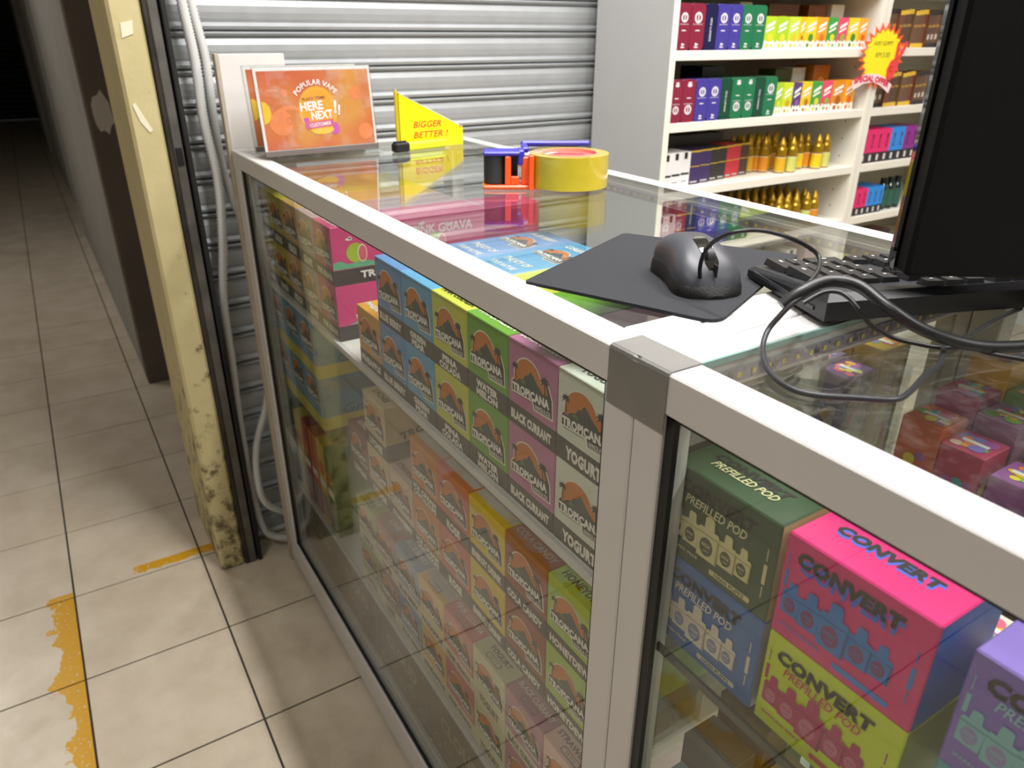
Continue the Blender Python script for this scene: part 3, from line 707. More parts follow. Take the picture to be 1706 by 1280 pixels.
def pod_carton(face, side, podc, shade, labc, sub, pill, label, x, z, topsub=True, title='#1d1b1c', offset_title=None):
    root = MB().box(0, PW, 0, PD, 0, PH, card(face), 0.0012).build('pod_carton')
    F = Frame((0, -0.0002, 0), (1, 0, 0), (0, 0, 1)); e = 0.0002; T = ink(title)
    mb = MB()
    if offset_title: mb.text(F, 'CONVERT', PW*0.475, PH*0.775, PW*0.70, 0.0125, ink(offset_title), e, 0.06, 0.1, 0, 1.08)
    mb.text(F, 'CONVERT', PW*0.46, PH*0.825, PW*0.72, 0.0120, T, 2*e, 0.06, 0.1, 0, 1.08)
    if sub: mb.text(F, 'PREFILLED POD', PW*0.46, PH*0.705, PW*0.58, 0.0080, ink(sub), 4*e, 0.012, 0.25)
    FC = ink(podc)
    for px_, y0_, y1_, w_ in ((0.93, 0.60, 0.72, 0.004), (0.93, 0.36, 0.56, 0.014), (0.93, 0.22, 0.34, 0.004), (0.045, 0.50, 0.66, 0.012), (0.045, 0.70, 0.82, 0.003), (0.045, 0.26, 0.46, 0.003)):
        if offset_title is None and px_ < 0.5 and sub == '#d9d2a0': continue
        mb.rect(F, PW*(px_-w_), PW*(px_+w_), PH*y0_, PH*y1_, FC, e)
    mb.rrect(F, PW*0.47, PW*0.85, PH*0.075, PH*0.13, 0.0015, ink(pill), e)
    if sub == '#d9d2a0' or sub == '#e6d9c8': mb.text(F, '10000 PUFFS', PW*0.66, PH*0.102, PW*0.28, 0.0030, ink('#2c3326'), 2*e, 0.02); mb.text(F, 'MIXED PEAR', PW*0.22, PH*0.14, PW*0.26, 0.0028, FC, 2*e, 0.015)
    else: mb.text(F, 'SPARKLING BERRY', PW*0.22, PH*0.14, PW*0.32, 0.0028, FC, 2*e, 0.015)
    mb.build('front_print', root)
    mb = MB(); pods(mb, F, PW*0.43, PH*0.385, 0.92, ink(podc), ink(shade), ink(labc), 2*e); mb.build('pod_picture', root)
    FT = Frame((0, 0, PH), (1, 0, 0), (0, 1, 0)); mb = MB()
    if offset_title: mb.text(FT, 'CONVERT', PW*0.5, 0.0285, PW*0.68, 0.011, ink(offset_title), e, 0.06, 0.1, 0, 1.08)
    mb.text(FT, 'CONVERT', PW*0.49, 0.031, PW*0.68, 0.011, T, 2*e, 0.06, 0.1, 0, 1.08)
    if sub: mb.text(FT, 'PREFILLED POD', PW*0.5, 0.021, PW*0.58, 0.0085, ink(sub), 4*e, 0.012, 0.25)
    mb.build('top_print', root)
    FS = Frame((PW+0.0003, 0, 0), (0, 1, 0), (0, 0, 1)); mb = MB(); mb.rect(FS, 0.001, PD-0.001, 0.001, PH-0.001, card(side), 0.0)
    mb.build('side_panel', root)
    root.location = (x, 0.0335, z); tag(root, label, 'carton', 'pod cartons behind the near glass')
ZP = 0.7572
pod_carton('#2f4a2c', '#c9bf86', '#d6cc96', '#a89d68', '#4a4e3a', '#d9d2a0', '#d6cc96', 'dark green pod carton with cream pods, on top by the post', 1.2345, ZP+PH+0.0006)
pod_carton('#3c6aa8', '#a8a0b0', '#d8cdbb', '#a79c8a', '#7f86a8', '#e6d9c8', '#d8cdbb', 'blue pod carton with cream pods under the dark green one', 1.2345, ZP)
pod_carton('#d81d74', '#0f5cae', '#2a76c4', '#1a5596', '#7a2a66', None, '#3f7fd0', 'hot pink pod carton with blue pods and a blue side', 1.3445, ZP+PH+0.0006, offset_title='#4a63d0')
pod_carton('#c3d41c', '#8a9420', '#b22460', '#85184a', '#c06a86', '#c23a50', '#c23a50', 'lime yellow pod carton with crimson pods below the pink one', 1.3445, ZP)
pod_carton('#7d64b8', '#57468a', '#7fb6bd', '#548790', '#8f86b8', '#8fc0c8', '#7fb6bd', 'violet pod carton at the right, on top of its stack', 1.4675, ZP+PH+0.0006)
pod_carton('#5a9aa0', '#3a6a70', '#d8cdbb', '#a79c8a', '#5a7a8a', '#e6d9c8', '#d8cdbb', 'teal pod carton underneath the violet one', 1.4675, ZP)
# packs on the lower glass shelf of the near counter
def small_pack(name, face, x0, x1, y0, y1, z0, h, label, cat, group, words=None, pic=None, wcol='#2b2622', rz=0.0, facing='Y'):
    cx, cy = (x0+x1)/2, (y0+y1)/2; w, d = x1-x0, y1-y0
    root = MB().box(-w/2, w/2, -d/2, d/2, 0, h, card(face), 0.0008).build(name)
    mb = MB()
    if facing == 'Y': F = Frame((-w/2, -d/2-0.0002, 0), (1, 0, 0), (0, 0, 1)); ww = w
    elif facing == 'X': F = Frame((w/2+0.0002, -d/2, 0), (0, 1, 0), (0, 0, 1)); ww = d
    else: F = Frame((-w/2, -d/2, h+0.0002), (1, 0, 0), (0, 1, 0)); ww = w; h = d
    if pic: mb.disc(F, ww*0.5, h*0.62, min(ww, h)*0.26, min(ww, h)*0.26, ink(pic), 0.0002, 18); mb.disc(F, ww*0.55, h*0.64, min(ww, h)*0.14, min(ww, h)*0.16, WHITEI, 0.0003, 14); mb.disc(F, ww*0.55, h*0.64, min(ww, h)*0.10, min(ww, h)*0.12, ink(pic), 0.0004, 14)
    if words:
        for i, t in enumerate(words): mb.text(F, t, ww*0.5, h*(0.27-0.15*i), min(ww*0.86, 0.30*h*len(t)*0.5), h*0.12, ink(wcol), 0.0003, 0.03)
    if mb.v: mb.build('print', root)
    root.location = (cx, cy, z0); root.rotation_euler.z = rz
    tag(root, label, cat, group); return root
G2 = 'packs on the lower glass shelf'; zl = 0.4706
small_pack('pack', '#b9a59c', 1.25, 1.33, 0.035, 0.075, zl, 0.060, 'pale pink pack lying low behind the near glass, by the post', 'pack', G2, ['STRAW'], None)
small_pack('pack', '#8fa0ac', 1.252, 1.325, 0.036, 0.074, zl+0.0605, 0.045, 'grey blue pack with two strawberry pictures on the lower glass shelf', 'pack', G2, ['CREAM'], '#a8433a', '#e8e2d2')
small_pack('pack', '#6b6560', 1.246, 1.30, 0.078, 0.12, zl, 0.135, 'grey brown pack with white lettering behind the strawberry pack', 'pack', G2, ['BANANA'], None, '#d8d2c8')
small_pack('pack', '#86622a', 1.246, 1.305, 0.124, 0.16, zl, 0.165, 'brown pack lettered STRONG MOON on the lower glass shelf', 'pack', G2, ['KING', 'MOON'], None, '#c9a874')
small_pack('pack', '#9ab07c', 1.246, 1.30, 0.164, 0.20, zl, 0.225, 'pale green pack with a lemon picture on the lower glass shelf', 'pack', G2, ['JUICE'], '#c2b425')
small_pack('pack', '#b99a72', 1.31, 1.36, 0.124, 0.16, zl, 0.12, 'tan pack beside the brown one on the lower glass shelf', 'pack', G2, ['STR'], None, '#4a3020')
small_pack('pack', '#c4a8a0', 1.31, 1.37, 0.20, 0.24, zl, 0.17, 'dusty pink pack at the back of the lower glass shelf', 'pack', G2, ['FF'], None, '#5a4050')
small_pack('pack', '#d9c78c', 1.375, 1.44, 0.10, 0.20, zl, 0.03, 'flat yellow cream pack lying on the lower glass shelf', 'pack', G2)
small_pack('pack', '#8a6224', 1.345, 1.41, 0.05, 0.095, zl, 0.03, 'flat brown pack lying near the front of the lower glass shelf', 'pack', G2)
small_pack('pack', '#e2e0d8', 1.42, 1.50, 0.04, 0.09, zl, 0.035, 'flat white pack lying near the front of the lower glass shelf', 'pack', G2)

# acrylic trays of bright packs behind the cartons (seen through the near glass top)
PRINTC = ['#f0b81c', '#e0607c', '#b060a8', '#f08028', '#88b848', '#f0dc30', '#9080c8', '#58b0b8', '#d84878', '#f8b048', '#f4d8c0']
def tray(x0, x1, y0, y1, z0, h, label):
    root = empty('acrylic_tray', (x0, y0, z0)); w, d = x1-x0, y1-y0; t = 0.003
    for nm, bx in (('tray_base', (0, w, 0, d, 0, t)), ('tray_front', (0, w, 0, t, t, h*0.6)), ('tray_back', (0, w, d-t, d, t, h)), ('tray_end', (0, t, t, d-t, t, h)), ('tray_end', (w-t, w, t, d-t, t, h))):
        MB().box(*bx, ACRYL).build(nm, root)
    tag(root, label, 'tray', 'clear trays inside the counters')
def printed(name, face, x, y, z, w, d, h, label, seed, cat='pack', group='bright packs in the clear trays'):
    r = random.Random(seed); root = MB().box(-w/2, w/2, -d/2, d/2, 0, h, card(face, 0.3), 0.001).build(name); mb = MB()
    F = Frame((w/2+0.0002, -d/2, 0), (0, 1, 0), (0, 0, 1)); FT = Frame((-w/2, -d/2, h+0.0002), (1, 0, 0), (0, 1, 0)); FY = Frame((-w/2, -d/2-0.0002, 0), (1,0,0), (0,0,1))
    for G, a, b in ((F, d, h), (FT, w, d), (FY, w, h)):
        for _ in range(18):
            q = min(a, b)*r.uniform(0.07, 0.19); mb.disc(G, a*r.uniform(0.2, 0.8), b*r.uniform(0.2, 0.8), q, q*r.uniform(0.6, 1.3), ink(r.choice(PRINTC)), 0.0002+0.0001*r.random(), 10)
        mb.rect(G, a*0.2, a*0.8, b*0.44, b*0.56, WHITEI, 0.0004)
    mb.build('print', root); root.location = (x, y, z); tag(root, label, cat, group)
zt = SHELF_Z[0]
zt += 0.0004
tray(0.93, 1.055, 0.335, 0.435, zt, 0.13, 'clear tray behind the black currant stack'); tray(1.062, 1.19, 0.325, 0.437, zt, 0.14, 'clear tray at the joint end of the first counter')
for i, (x, y, c_, h, t) in enumerate(((0.965, 0.3635, '#8a3f7e', 0.12, 'purple fruit print pack in the left clear tray'), (0.965, 0.4075, '#c24a66', 0.12, 'crimson fruit print pack at the back of the left clear tray'), (1.02, 0.3635, '#d8a018', 0.125, 'amber fruit print pack in the left clear tray'), (1.02, 0.4075, '#8a6a9a', 0.13, 'lilac fruit print pack at the back of the left clear tray'),
    (1.088, 0.353, '#b8a0b0', 0.135, 'grey lilac fruit pack in the tray at the joint'), (1.088, 0.408, '#d8a018', 0.16, 'amber fruit pack at the back of the tray at the joint'), (1.128, 0.353, '#7a6a86', 0.15, 'dusky violet fruit pack in the tray at the joint'), (1.128, 0.408, '#e0a01c', 0.175, 'tall golden fruit pack in the tray at the joint'), (1.166, 0.353, '#6a4a80', 0.145, 'violet pack with a lemon blob in the tray at the joint'), (1.166, 0.408, '#c9a41a', 0.165, 'golden fruit print pack beside the violet one'))):
    printed('fruit_pack', c_, x, y, zt+0.0035, 0.036, 0.044 if x < 1.05 else 0.048, h, t, 20+i)
z2 = 0.7575
tray(1.262, 1.40, 0.28, 0.43, z2, 0.15, 'clear tray in the near counter behind the pod cartons'); tray(1.41, 1.53, 0.28, 0.43, z2, 0.15, 'second clear tray in the near counter, further right')
for i, (x, y, c_, h, t) in enumerate(((1.2862, 0.31, '#d8691c', 0.15, 'orange pack at the front of the near tray'), (1.2862, 0.36, '#b0476a', 0.165, 'raspberry fruit print pack in the near tray'), (1.2862, 0.405, '#e8b024', 0.19, 'golden fruit print pack at the back of the near tray'), (1.325, 0.31, '#c24a66', 0.14, 'crimson fruit print pack in the near tray'), (1.325, 0.36, '#a97a9a', 0.155, 'mauve fruit print pack in the near tray'), (1.325, 0.405, '#7a9a4a', 0.165, 'green fruit print pack in the near tray'), (1.37, 0.31, '#9a5a9a', 0.13, 'purple fruit print pack in the near tray'), (1.37, 0.385, '#d9a83a', 0.15, 'light amber fruit print pack in the near tray'))):
    printed('fruit_pack', c_, x, y, z2+0.0035, 0.038, 0.042, h, t, 50+i)
for i, (x, y, c_, h, t) in enumerate(((1.262, 0.135, '#2a2426', 0.115, 'black pack just behind the dark green pod carton'), (1.262, 0.185, '#8a2a56', 0.10, 'plum pack behind the black one'), (1.305, 0.135, '#3a4a3a', 0.105, 'dark olive pack behind the pod cartons'), (1.305, 0.185, '#c9b420', 0.115, 'mustard fruit pack behind the olive one'), (1.348, 0.135, '#4a8a92', 0.11, 'teal pack behind the pink pod carton'), (1.348, 0.185, '#d8a018', 0.12, 'amber pack behind the teal one'), (1.391, 0.135, '#d89a14', 0.12, 'golden pack behind the pink pod carton'), (1.391, 0.185, '#b8a8b0', 0.115, 'pale lilac pack behind the golden one'), (1.434, 0.135, '#dcd6cc', 0.11, 'white pack behind the violet pod carton'), (1.477, 0.135, '#7a3a6a', 0.10, 'purple pack behind the violet pod carton'), (1.262, 0.228, '#a08a9a', 0.13, 'grey lilac pack in front of the near tray'), (1.305, 0.228, '#c8a41c', 0.125, 'yellow pack in front of the near tray'))):
    printed('fruit_pack', c_, x, y, z2+0.0005, 0.040, 0.040, h, t, 90+i, group='bright packs behind the pod cartons')
# wire basket with purple and pink packs
WIRE = mat('black_wire', '#1a1818', 0.4)
bk = empty('wire_basket', (1.335, 0.242, z2+0.003)); mb = MB()
for z in (0.0, 0.045, 0.09):
    mb.tube([(0,0,z),(0.15,0,z)], 0.0016, 6, WIRE, 1).tube([(0,0.032,z),(0.15,0.032,z)], 0.0016, 6, WIRE, 1).tube([(0,0,z),(0,0.032,z)], 0.0016, 6, WIRE, 1).tube([(0.15,0,z),(0.15,0.032,z)], 0.0016, 6, WIRE, 1)
mb.build('rim_wires', bk); mb = MB()
for i in range(8): mb.tube([(i*0.15/7,0,0.0),(i*0.15/7,0,0.09)], 0.0013, 6, WIRE, 1).tube([(i*0.15/7,0.032,0.0),(i*0.15/7,0.032,0.09)], 0.0013, 6, WIRE, 1)
mb.build('upright_wires', bk); tag(bk, 'black wire basket in the near counter holding pink and violet packs', 'basket')
for i, (c_, t) in enumerate((('#d890a8', 'pale pink pack in the wire basket, left'), ('#8a4a80', 'violet pack in the wire basket'), ('#a83a6a', 'magenta pack in the wire basket'), ('#7a6ab0', 'lavender pack in the wire basket, right'))):
    printed('fruit_pack', c_, 1.357+i*0.034, 0.258, z2+0.006, 0.030, 0.024, 0.10+0.01*(i % 2), t, 70+i, group='packs in the wire basket')

# ------------------------------------------------------------------ things on the counter top
ZT = H-0.0008
# acrylic sign holders
def sign(x, y, label, rz=0.03):
    root = empty('sign_holder', (x, y, ZT), rz); tag(root, label, 'sign', 'orange sign holders')
    w, h, tilt = 0.226, 0.154, math.radians(6)
    u = Vector((0, 1, 0)); v = Vector((-math.sin(tilt), 0, math.cos(tilt))); F = Frame((0, 0, 0.003), u, v)
    mb = MB(); mb.poly(F, [(0,0.0),(w,0.0),(w,h),(0,h)], ACRYL, 0.003, 0.0018); mb.build('front_sheet', root)
    mb = MB(); mb.poly(F, [(0,0.0),(w,0.0),(w,h),(0,h)], ACRYL, -0.001, 0.0018); mb.build('back_sheet', root)
    mb = MB(); mb.box(-0.045, 0.022, 0, w, 0.0002, 0.0025, ACRYL); mb.build('foot', root)
    mb = MB(); mb.poly(F, [(0.001,0.003),(w-0.001,0.003),(w-0.001,0.012),(0.001,0.012)], mat('grey_foil_strip', '#6f6662', 0.35, metal=0.2), 0.0040, 0.0008); mb.build('bottom_strip', root)  # grey-brown strip along the bottom of the holder
    m = bpy.data.materials.get('orange_poster')
    if m is None:
        m = bpy.data.materials.new('orange_poster'); m.use_nodes = True; nt = m.node_tree; b = nt.nodes['Principled BSDF']; N = nt.nodes.new; L = nt.links.new
        tc = N('ShaderNodeTexCoord'); n = N('ShaderNodeTexNoise'); n.inputs['Scale'].default_value = 9; n.inputs['Detail'].default_value = 1; L(tc.outputs['Object'], n.inputs[0])
        r = N('ShaderNodeValToRGB'); el = r.color_ramp.elements; el[0].position = 0.35; el[0].color = (*lin('#d2612c'), 1); el[1].position = 0.68; el[1].color = (*lin('#e09a3e'), 1)
        e2 = el.new(0.5); e2.color = (*lin('#d9773a'), 1); L(n.outputs['Fac'], r.inputs[0]); L(r.outputs[0], b.inputs['Base Color']); b.inputs['Roughness'].default_value = 0.35
    mb = MB(); mb.poly(F, [(0.002,0.004),(w-0.002,0.004),(w-0.002,h-0.001),(0.002,h-0.001)], WHITEI, 0.0005, 0.0006)
    mb.rect(F, 0.007, w-0.006, 0.013, h-0.007, m, 0.0007); pr = mb.build('poster', root)
    mb = MB(); e = 0.0009; YO = ink('#f0b01c'); YD = ink('#e89a10'); CX, CY = 0.112, 0.078
    soft = [ink('#ee8a48'), ink('#f09a58'), ink('#ea6f3c')]
    for (cx, cy, r_) in ((0.052,0.110,0.006),(0.040,0.060,0.022),(0.203,0.036,0.015),(0.190,0.105,0.012)): mb.disc(F, cx, cy, r_, r_, soft[0], e, 20)
    for (cx, cy, r_) in ((0.055,0.062,0.006),(0.132,0.037,0.005)): mb.ring(F, cx, cy, r_-0.0015, r_, soft[1], e, 16)
    mb.ring(F, 0.060, 0.045, 0.036, 0.044, soft[0], e*0.95, 24, 20, 160)
    for a in range(5):
        for b_ in range(5): mb.disc(F, 0.155+a*0.005, 0.035+b_*0.006, 0.0009, 0.0009, soft[1], e, 6)
    mb.disc(F, 0.0085, 0.078, 0.015, 0.019, ink('#f2c81a'), 1.1*e, 20, -90, 90)
    mb.text(F, 'V', 0.197, 0.103, 0.008, 0.012, soft[1], e, -0.01); mb.text(F, '~~', 0.032, 0.115, 0.020, 0.004, soft[1], e, 0.01)
    mb.disc(F, CX, CY, 0.037, 0.042, YO, 1.2*e, 36); mb.disc(F, CX, CY, 0.030, 0.035, YD, 1.4*e, 36)
    mb.disc(F, CX+0.004, CY-0.034, 0.022, 0.0085, ink('#f4b90e'), 1.6*e, 24)
    mb.text(F, 'POPULAR VAPE', CX, CY+0.049, 0.092, 0.0095, WHITEI, 1.6*e, 0.015, 0, 0, 1.05, arc=0.050)
    mb.text(F, 'PLACE ITEMS', CX-0.006, CY+0.021, 0.044, 0.0052, ink('#5a3408'), 1.8*e, 0.01, 0, 0.06)
    PUR = ink('#c04aa8')
    mb.poly(F, [(CX-0.030,CY-0.012),(CX-0.020,CY-0.012),(CX-0.020,CY-0.030),(CX-0.028,CY-0.030)], PUR, 1.5*e); mb.disc(F, CX+0.028, CY-0.033, 0.010, 0.011, PUR, 1.5*e, 20)
    G = Frame(F.p(CX, CY-0.0245), F.u*math.cos(.07)+F.v*math.sin(.07), F.v*math.cos(.07)-F.u*math.sin(.07))
    mb.rrect(G, -0.026, 0.028, -0.0065, 0.0065, 0.002, ink('#d86a3c'), 1.7*e); mb.rrect(G, -0.0245, 0.0265, -0.0052, 0.0052, 0.002, ink('#c25a8c'), 1.9*e); mb.text(G, 'CUSTOMER', 0.001, 0, 0.042, 0.0065, WHITEI, 2.2*e, 0.015)
    mb.text(F, 'HERE', CX-0.012, CY+0.008, 0.044, 0.0155, WHITEI, 2.0*e, 0.03, 0, 0.06); mb.text(F, 'NEXT', CX+0.006, CY-0.008, 0.042, 0.0145, WHITEI, 2.1*e, 0.03, 0, 0.06)
    mb.text(F, '!', CX+0.034, CY+0.005, 0.005, 0.024, WHITEI, 2.1*e, 0.04, 0, -0.1); mb.text(F, '!', CX+0.041, CY-0.001, 0.0045, 0.019, WHITEI, 2.1*e, 0.04, 0, -0.15)
    mb.build('poster_print', pr)
sign(0.172, 0.0215, 'front acrylic holder with an orange poster reading HERE NEXT', 0.06)
sign(0.098, 0.0225, 'second acrylic orange poster holder standing behind the front one', 0.06)
# yellow wedge sign
YEL = card('#f0dc08', 0.35); tri = empty('wedge_sign', (0.168, 0.292, ZT), 0.10); tag(tri, 'yellow wedge-shaped card sign with red BIGGER BETTER lettering', 'sign')
F = Frame((0, 0, 0), (0, 1, 0), (0, 0, 1)); mb = MB(); mb.poly(F, [(0,0.0),(0.148,0.0),(0.148,0.034),(0,0.104)], YEL, 0.0, 0.016); mb.build('card_body', tri)
mb = MB(); mb.poly(F, [(0.1465,0.0345),(0.0,0.1048),(0.0,0.1058),(0.148,0.0352)], WHITEI, 0.0004, 0.017); mb.build('white_edge', tri)
mb = MB(); mb.cyl((-0.008, -0.002, 0.0), (-0.008, -0.002, 0.108), 0.004, 0.004, 10, ink('#cdbd1c')).cyl((-0.008,-0.002,0.108),(-0.008,-0.002,0.113),0.0022,0.001,8,ink('#cdbd1c')); mb.build('spine', tri)
mb = MB(); RED = ink('#d8321c'); mb.text(F, 'BIGGER', 0.062, 0.045, 0.066, 0.0125, RED, 0.0004, 0.012, 0.25); mb.text(F, 'BETTER !', 0.070, 0.0255, 0.082, 0.0125, RED, 0.0004, 0.012, 0.25)
mb.text(F, 'x', 0.142, 0.036, 0.006, 0.006, RED, 0.0004, 0); mb.build('lettering', tri)
# highlighter
hl = empty('highlighter', (0.197, 0.262, ZT+0.009), math.atan2(0.115, -0.02)); tag(hl, 'yellow highlighter pen with black cap by the wedge sign', 'pen')
HY = mat('fluorescent_yellow', '#e6f01c', 0.35)
mb = MB(); mb.box(0.030, 0.125, -0.009, 0.009, -0.0085, 0.0085, HY, 0.004); mb.build('barrel', hl); mb = MB(); mb.box(0.0, 0.034, -0.0095, 0.0095, -0.0088, 0.0088, BLACK, 0.003).box(0.002, 0.03, -0.003, 0.003, 0.0086, 0.0115, BLACK, 0.001); mb.build('cap', hl)
# tape dispenser with a roll of packing tape
ORG = mat('orange_plastic', '#ff5a14', 0.35); BLU = mat('blue_plastic', '#3a34b0', 0.4); TAPEY = mat('yellow_packing_tape', '#c9b22c', 0.2, coat=0.6, noise=0.06, nscale=60)
td = empty('tape_dispenser', (0.655, 0.348, ZT)); tag(td, 'orange and blue tape dispenser loaded with yellow packing tape', 'tape dispenser')
R0, R1, TH = 0.0595, 0.044, 0.050
mb = MB(); mb.lathe([(R1, 0.003), (R0, 0.003), (R0, TH), (R1, TH), (R1, 0.003)], 48, TAPEY, smooth=False); roll = mb.build('tape_roll', td)
for p in roll.data.polygons: p.use_smooth = abs(p.normal.z) < 0.5
mb = MB(); mb.lathe([(R1-0.0025, 0.004), (R1-0.0003, 0.004), (R1-0.0003, TH+0.0006), (R1-0.0025, TH+0.0006), (R1-0.0025, 0.004)], 40, mat('printed_card_core', '#e8a08c', 0.6), smooth=False)
FT = Frame((0, 0, TH-0.004), (0.55, 0.83, 0), (-0.83, 0.55, 0)); mb.disc(FT, 0, 0, R1-0.003, R1-0.003, mat('red_pink_core_label', '#e0605c', 0.5), 0, 36); mb.ring(FT, 0, 0, R1-0.013, R1-0.005, ink('#f2c4b8'), 0.0003, 30, 120, 330)
mb.text(FT, 'ADHESIVE', 0.0, 0.012, 0.045, 0.011, ink('#c8202a'), 0.0006, 0.03); core = mb.build('core', roll)
# frame of the dispenser runs from the roll towards -Y / -X
du = Vector((-0.50, -0.866, 0)); dn = Vector((0.866, -0.50, 0)); DM = Matrix((( du.x, dn.x, 0, 0), (du.y, dn.y, 0, 0), (0, 0, 1, 0), (0, 0, 0, 1)))
mb = MB(); mb.box(0.040, 0.130, -0.020, 0.026, 0.0, 0.006, ORG, 0.002, DM).box(0.060, 0.072, 0.010, 0.020, 0.006, 0.046, ORG, 0.001, DM).box(0.088, 0.097, 0.016, 0.022, 0.006, 0.047, ORG, 0.001, DM).box(0.076, 0.088, 0.010, 0.020, 0.006, 0.018, ORG, 0.001, DM).box(0.0545, 0.062, 0.016, 0.034, 0.0, 0.050, ORG, 0.001, DM); mb.build('orange_frame', td)
mb = MB(); p0 = DM @ Vector((0.112, 0.002, 0.007)); mb.cyl(p0, p0+Vector((0,0,0.041)), 0.0165, 0.0165, 22, mat('dark_rubber_roller', '#2b2c2a', 0.7, bump=0.4, bscale=150)); mb.build('roller', td)
mb = MB(); mb.box(0.074, 0.129, -0.018, 0.022, 0.048, 0.054, BLU, 0.002, DM).box(0.068, 0.078, -0.010, 0.020, 0.034, 0.056, BLU, 0.002, DM).box(-0.040, 0.070, -0.070, -0.060, 0.050, 0.059, BLU, 0.003, DM).box(0.060, 0.070, -0.062, -0.010, 0.048, 0.056, BLU, 0.002, DM)
mb.box(0.077, 0.091, -0.012, -0.004, 0.010, 0.048, mat('dark_navy_plastic', '#26263c', 0.45), 0.001, DM); mb.build('blue_cover', td)
# mouse mat
MATM = mat('black_fabric_mat', '#26272c', 0.85, noise=0.25, nscale=900, bump=0.3, bscale=900)
def round_poly(pts, rad, n=5):
    out = []; m = len(pts)
    for i in range(m):
        p = Vector(pts[i]); a = (Vector(pts[i-1])-p).normalized(); b = (Vector(pts[(i+1) % m])-p).normalized(); r = rad[i]
        A, B = p+a*r, p+b*r
        for k in range(n+1):
            t = k/n; out.append(tuple(A*(1-t)**2 + p*2*t*(1-t) + B*t*t))
    return out
pad = round_poly([(1.030, 0.026), (1.203, 0.100), (1.104, 0.320), (0.936, 0.224)], [0.004, 0.018, 0.006, 0.008])
mb = MB(); FZ = Frame((0, 0, ZT+0.0034), (1, 0, 0), (0, 1, 0)); mb.poly(FZ, pad, MATM, 0, 0.003)
tag(mb.build('mouse_mat'), 'dark grey fabric mouse mat lying across the glass and white rail', 'mouse mat')
# computer mouse
mr = empty('computer_mouse', (1.112, 0.160, ZT+0.0036), math.atan2(-0.39, 0.92)); tag(mr, 'dark grey wired computer mouse on the fabric mat', 'computer mouse')
MGREY = mat('matt_graphite_plastic', '#3f4046', 0.42); MBLK = mat('black_textured_grip', '#161514', 0.6, bump=0.5, bscale=500); MGL = mat('gloss_black_plastic', '#0c0c0d', 0.08, coat=1.0)
def mouse_half(t):   # t 0 back .. 1 front : half width, crown height
    w = 0.0305*(1-0.16*math.sin(math.pi*min(1, t*1.1))**2 + 0.08*t)*min(1, (1-(abs(t-0.5)*2)**5))**0.5
    h = 0.042*math.sin(math.pi*(0.24+0.62*t))**0.9*min(1, (1-(abs(t-0.5)*2)**7))**0.5
    return max(w, 0.001), max(h, 0.004)
def mouse_shell(z0f, z1f, m, grow=1.0, nt=22, na=18):
    mb = MB(); rows = []
    for i in range(nt+1):
        t = 0.004+0.992*i/nt; w, h = mouse_half(t); x = -0.054+0.108*t; row = []
        for k in range(na+1):
            a = math.pi*k/na; ca, sa = math.cos(a), math.sin(a)
            yy = w*grow*math.copysign(abs(ca)**0.72, ca); zz = h*(abs(sa)**0.62)
            zz = h*z0f + (zz - 0)*(z1f-z0f) if z0f else zz*z1f
            row.append(Vector((x*grow, yy, zz)))
        rows.append(row)
    vs_ = [v for r_ in rows for v in r_]; n = na+1
    mb.add(vs_, [(i*n+k, i*n+k+1, (i+1)*n+k+1, (i+1)*n+k) for i in range(nt) for k in range(na)], m, True)
    mb.add(rows[0], [tuple(range(n))], m); mb.add(rows[-1], [tuple(range(n))[::-1]], m)
    return mb
mouse_shell(0, 0.66, MBLK, 1.03).build('base_grip', mr)
mouse_shell(0.26, 1.0, MGREY, 0.985).build('top_shell', mr)
mb = MB(); pts = []
for i in range(9):
    t = 0.50+0.40*i/8; w, h = mouse_half(t); pts.append((-0.054+0.108*t, h*1.005))
for i in range(8):
    (xa, za), (xb, zb) = pts[i], pts[i+1]; wa = 0.0062 if 0 < i else 0.004; wb = 0.0062 if i < 7 else 0.004
    mb.add([(xa, -wa, za+0.0004), (xb, -wb, zb+0.0004), (xb, wb, zb+0.0004), (xa, wa, za+0.0004), (xa, -wa, za-0.002), (xb, -wb, zb-0.002), (xb, wb, zb-0.002), (xa, wa, za-0.002)], [(0,1,2,3),(0,4,5,1),(3,2,6,7)], MGL)
mb.build('gloss_strip', mr)
w7, h7 = mouse_half(0.76); mb = MB(); mb.cyl((-0.054+0.108*0.76, -0.0032, h7-0.0035), (-0.054+0.108*0.76, 0.0032, h7-0.0035), 0.0085, 0.0085, 20, mat('wheel_rubber', '#2a2a2c', 0.5)); mb.build('scroll_wheel', mr)
mb = MB(); mb.box(0.0425, 0.0505, -0.0004, 0.0004, 0.018, 0.0285, BLACK); mb.build('button_gap', mr)

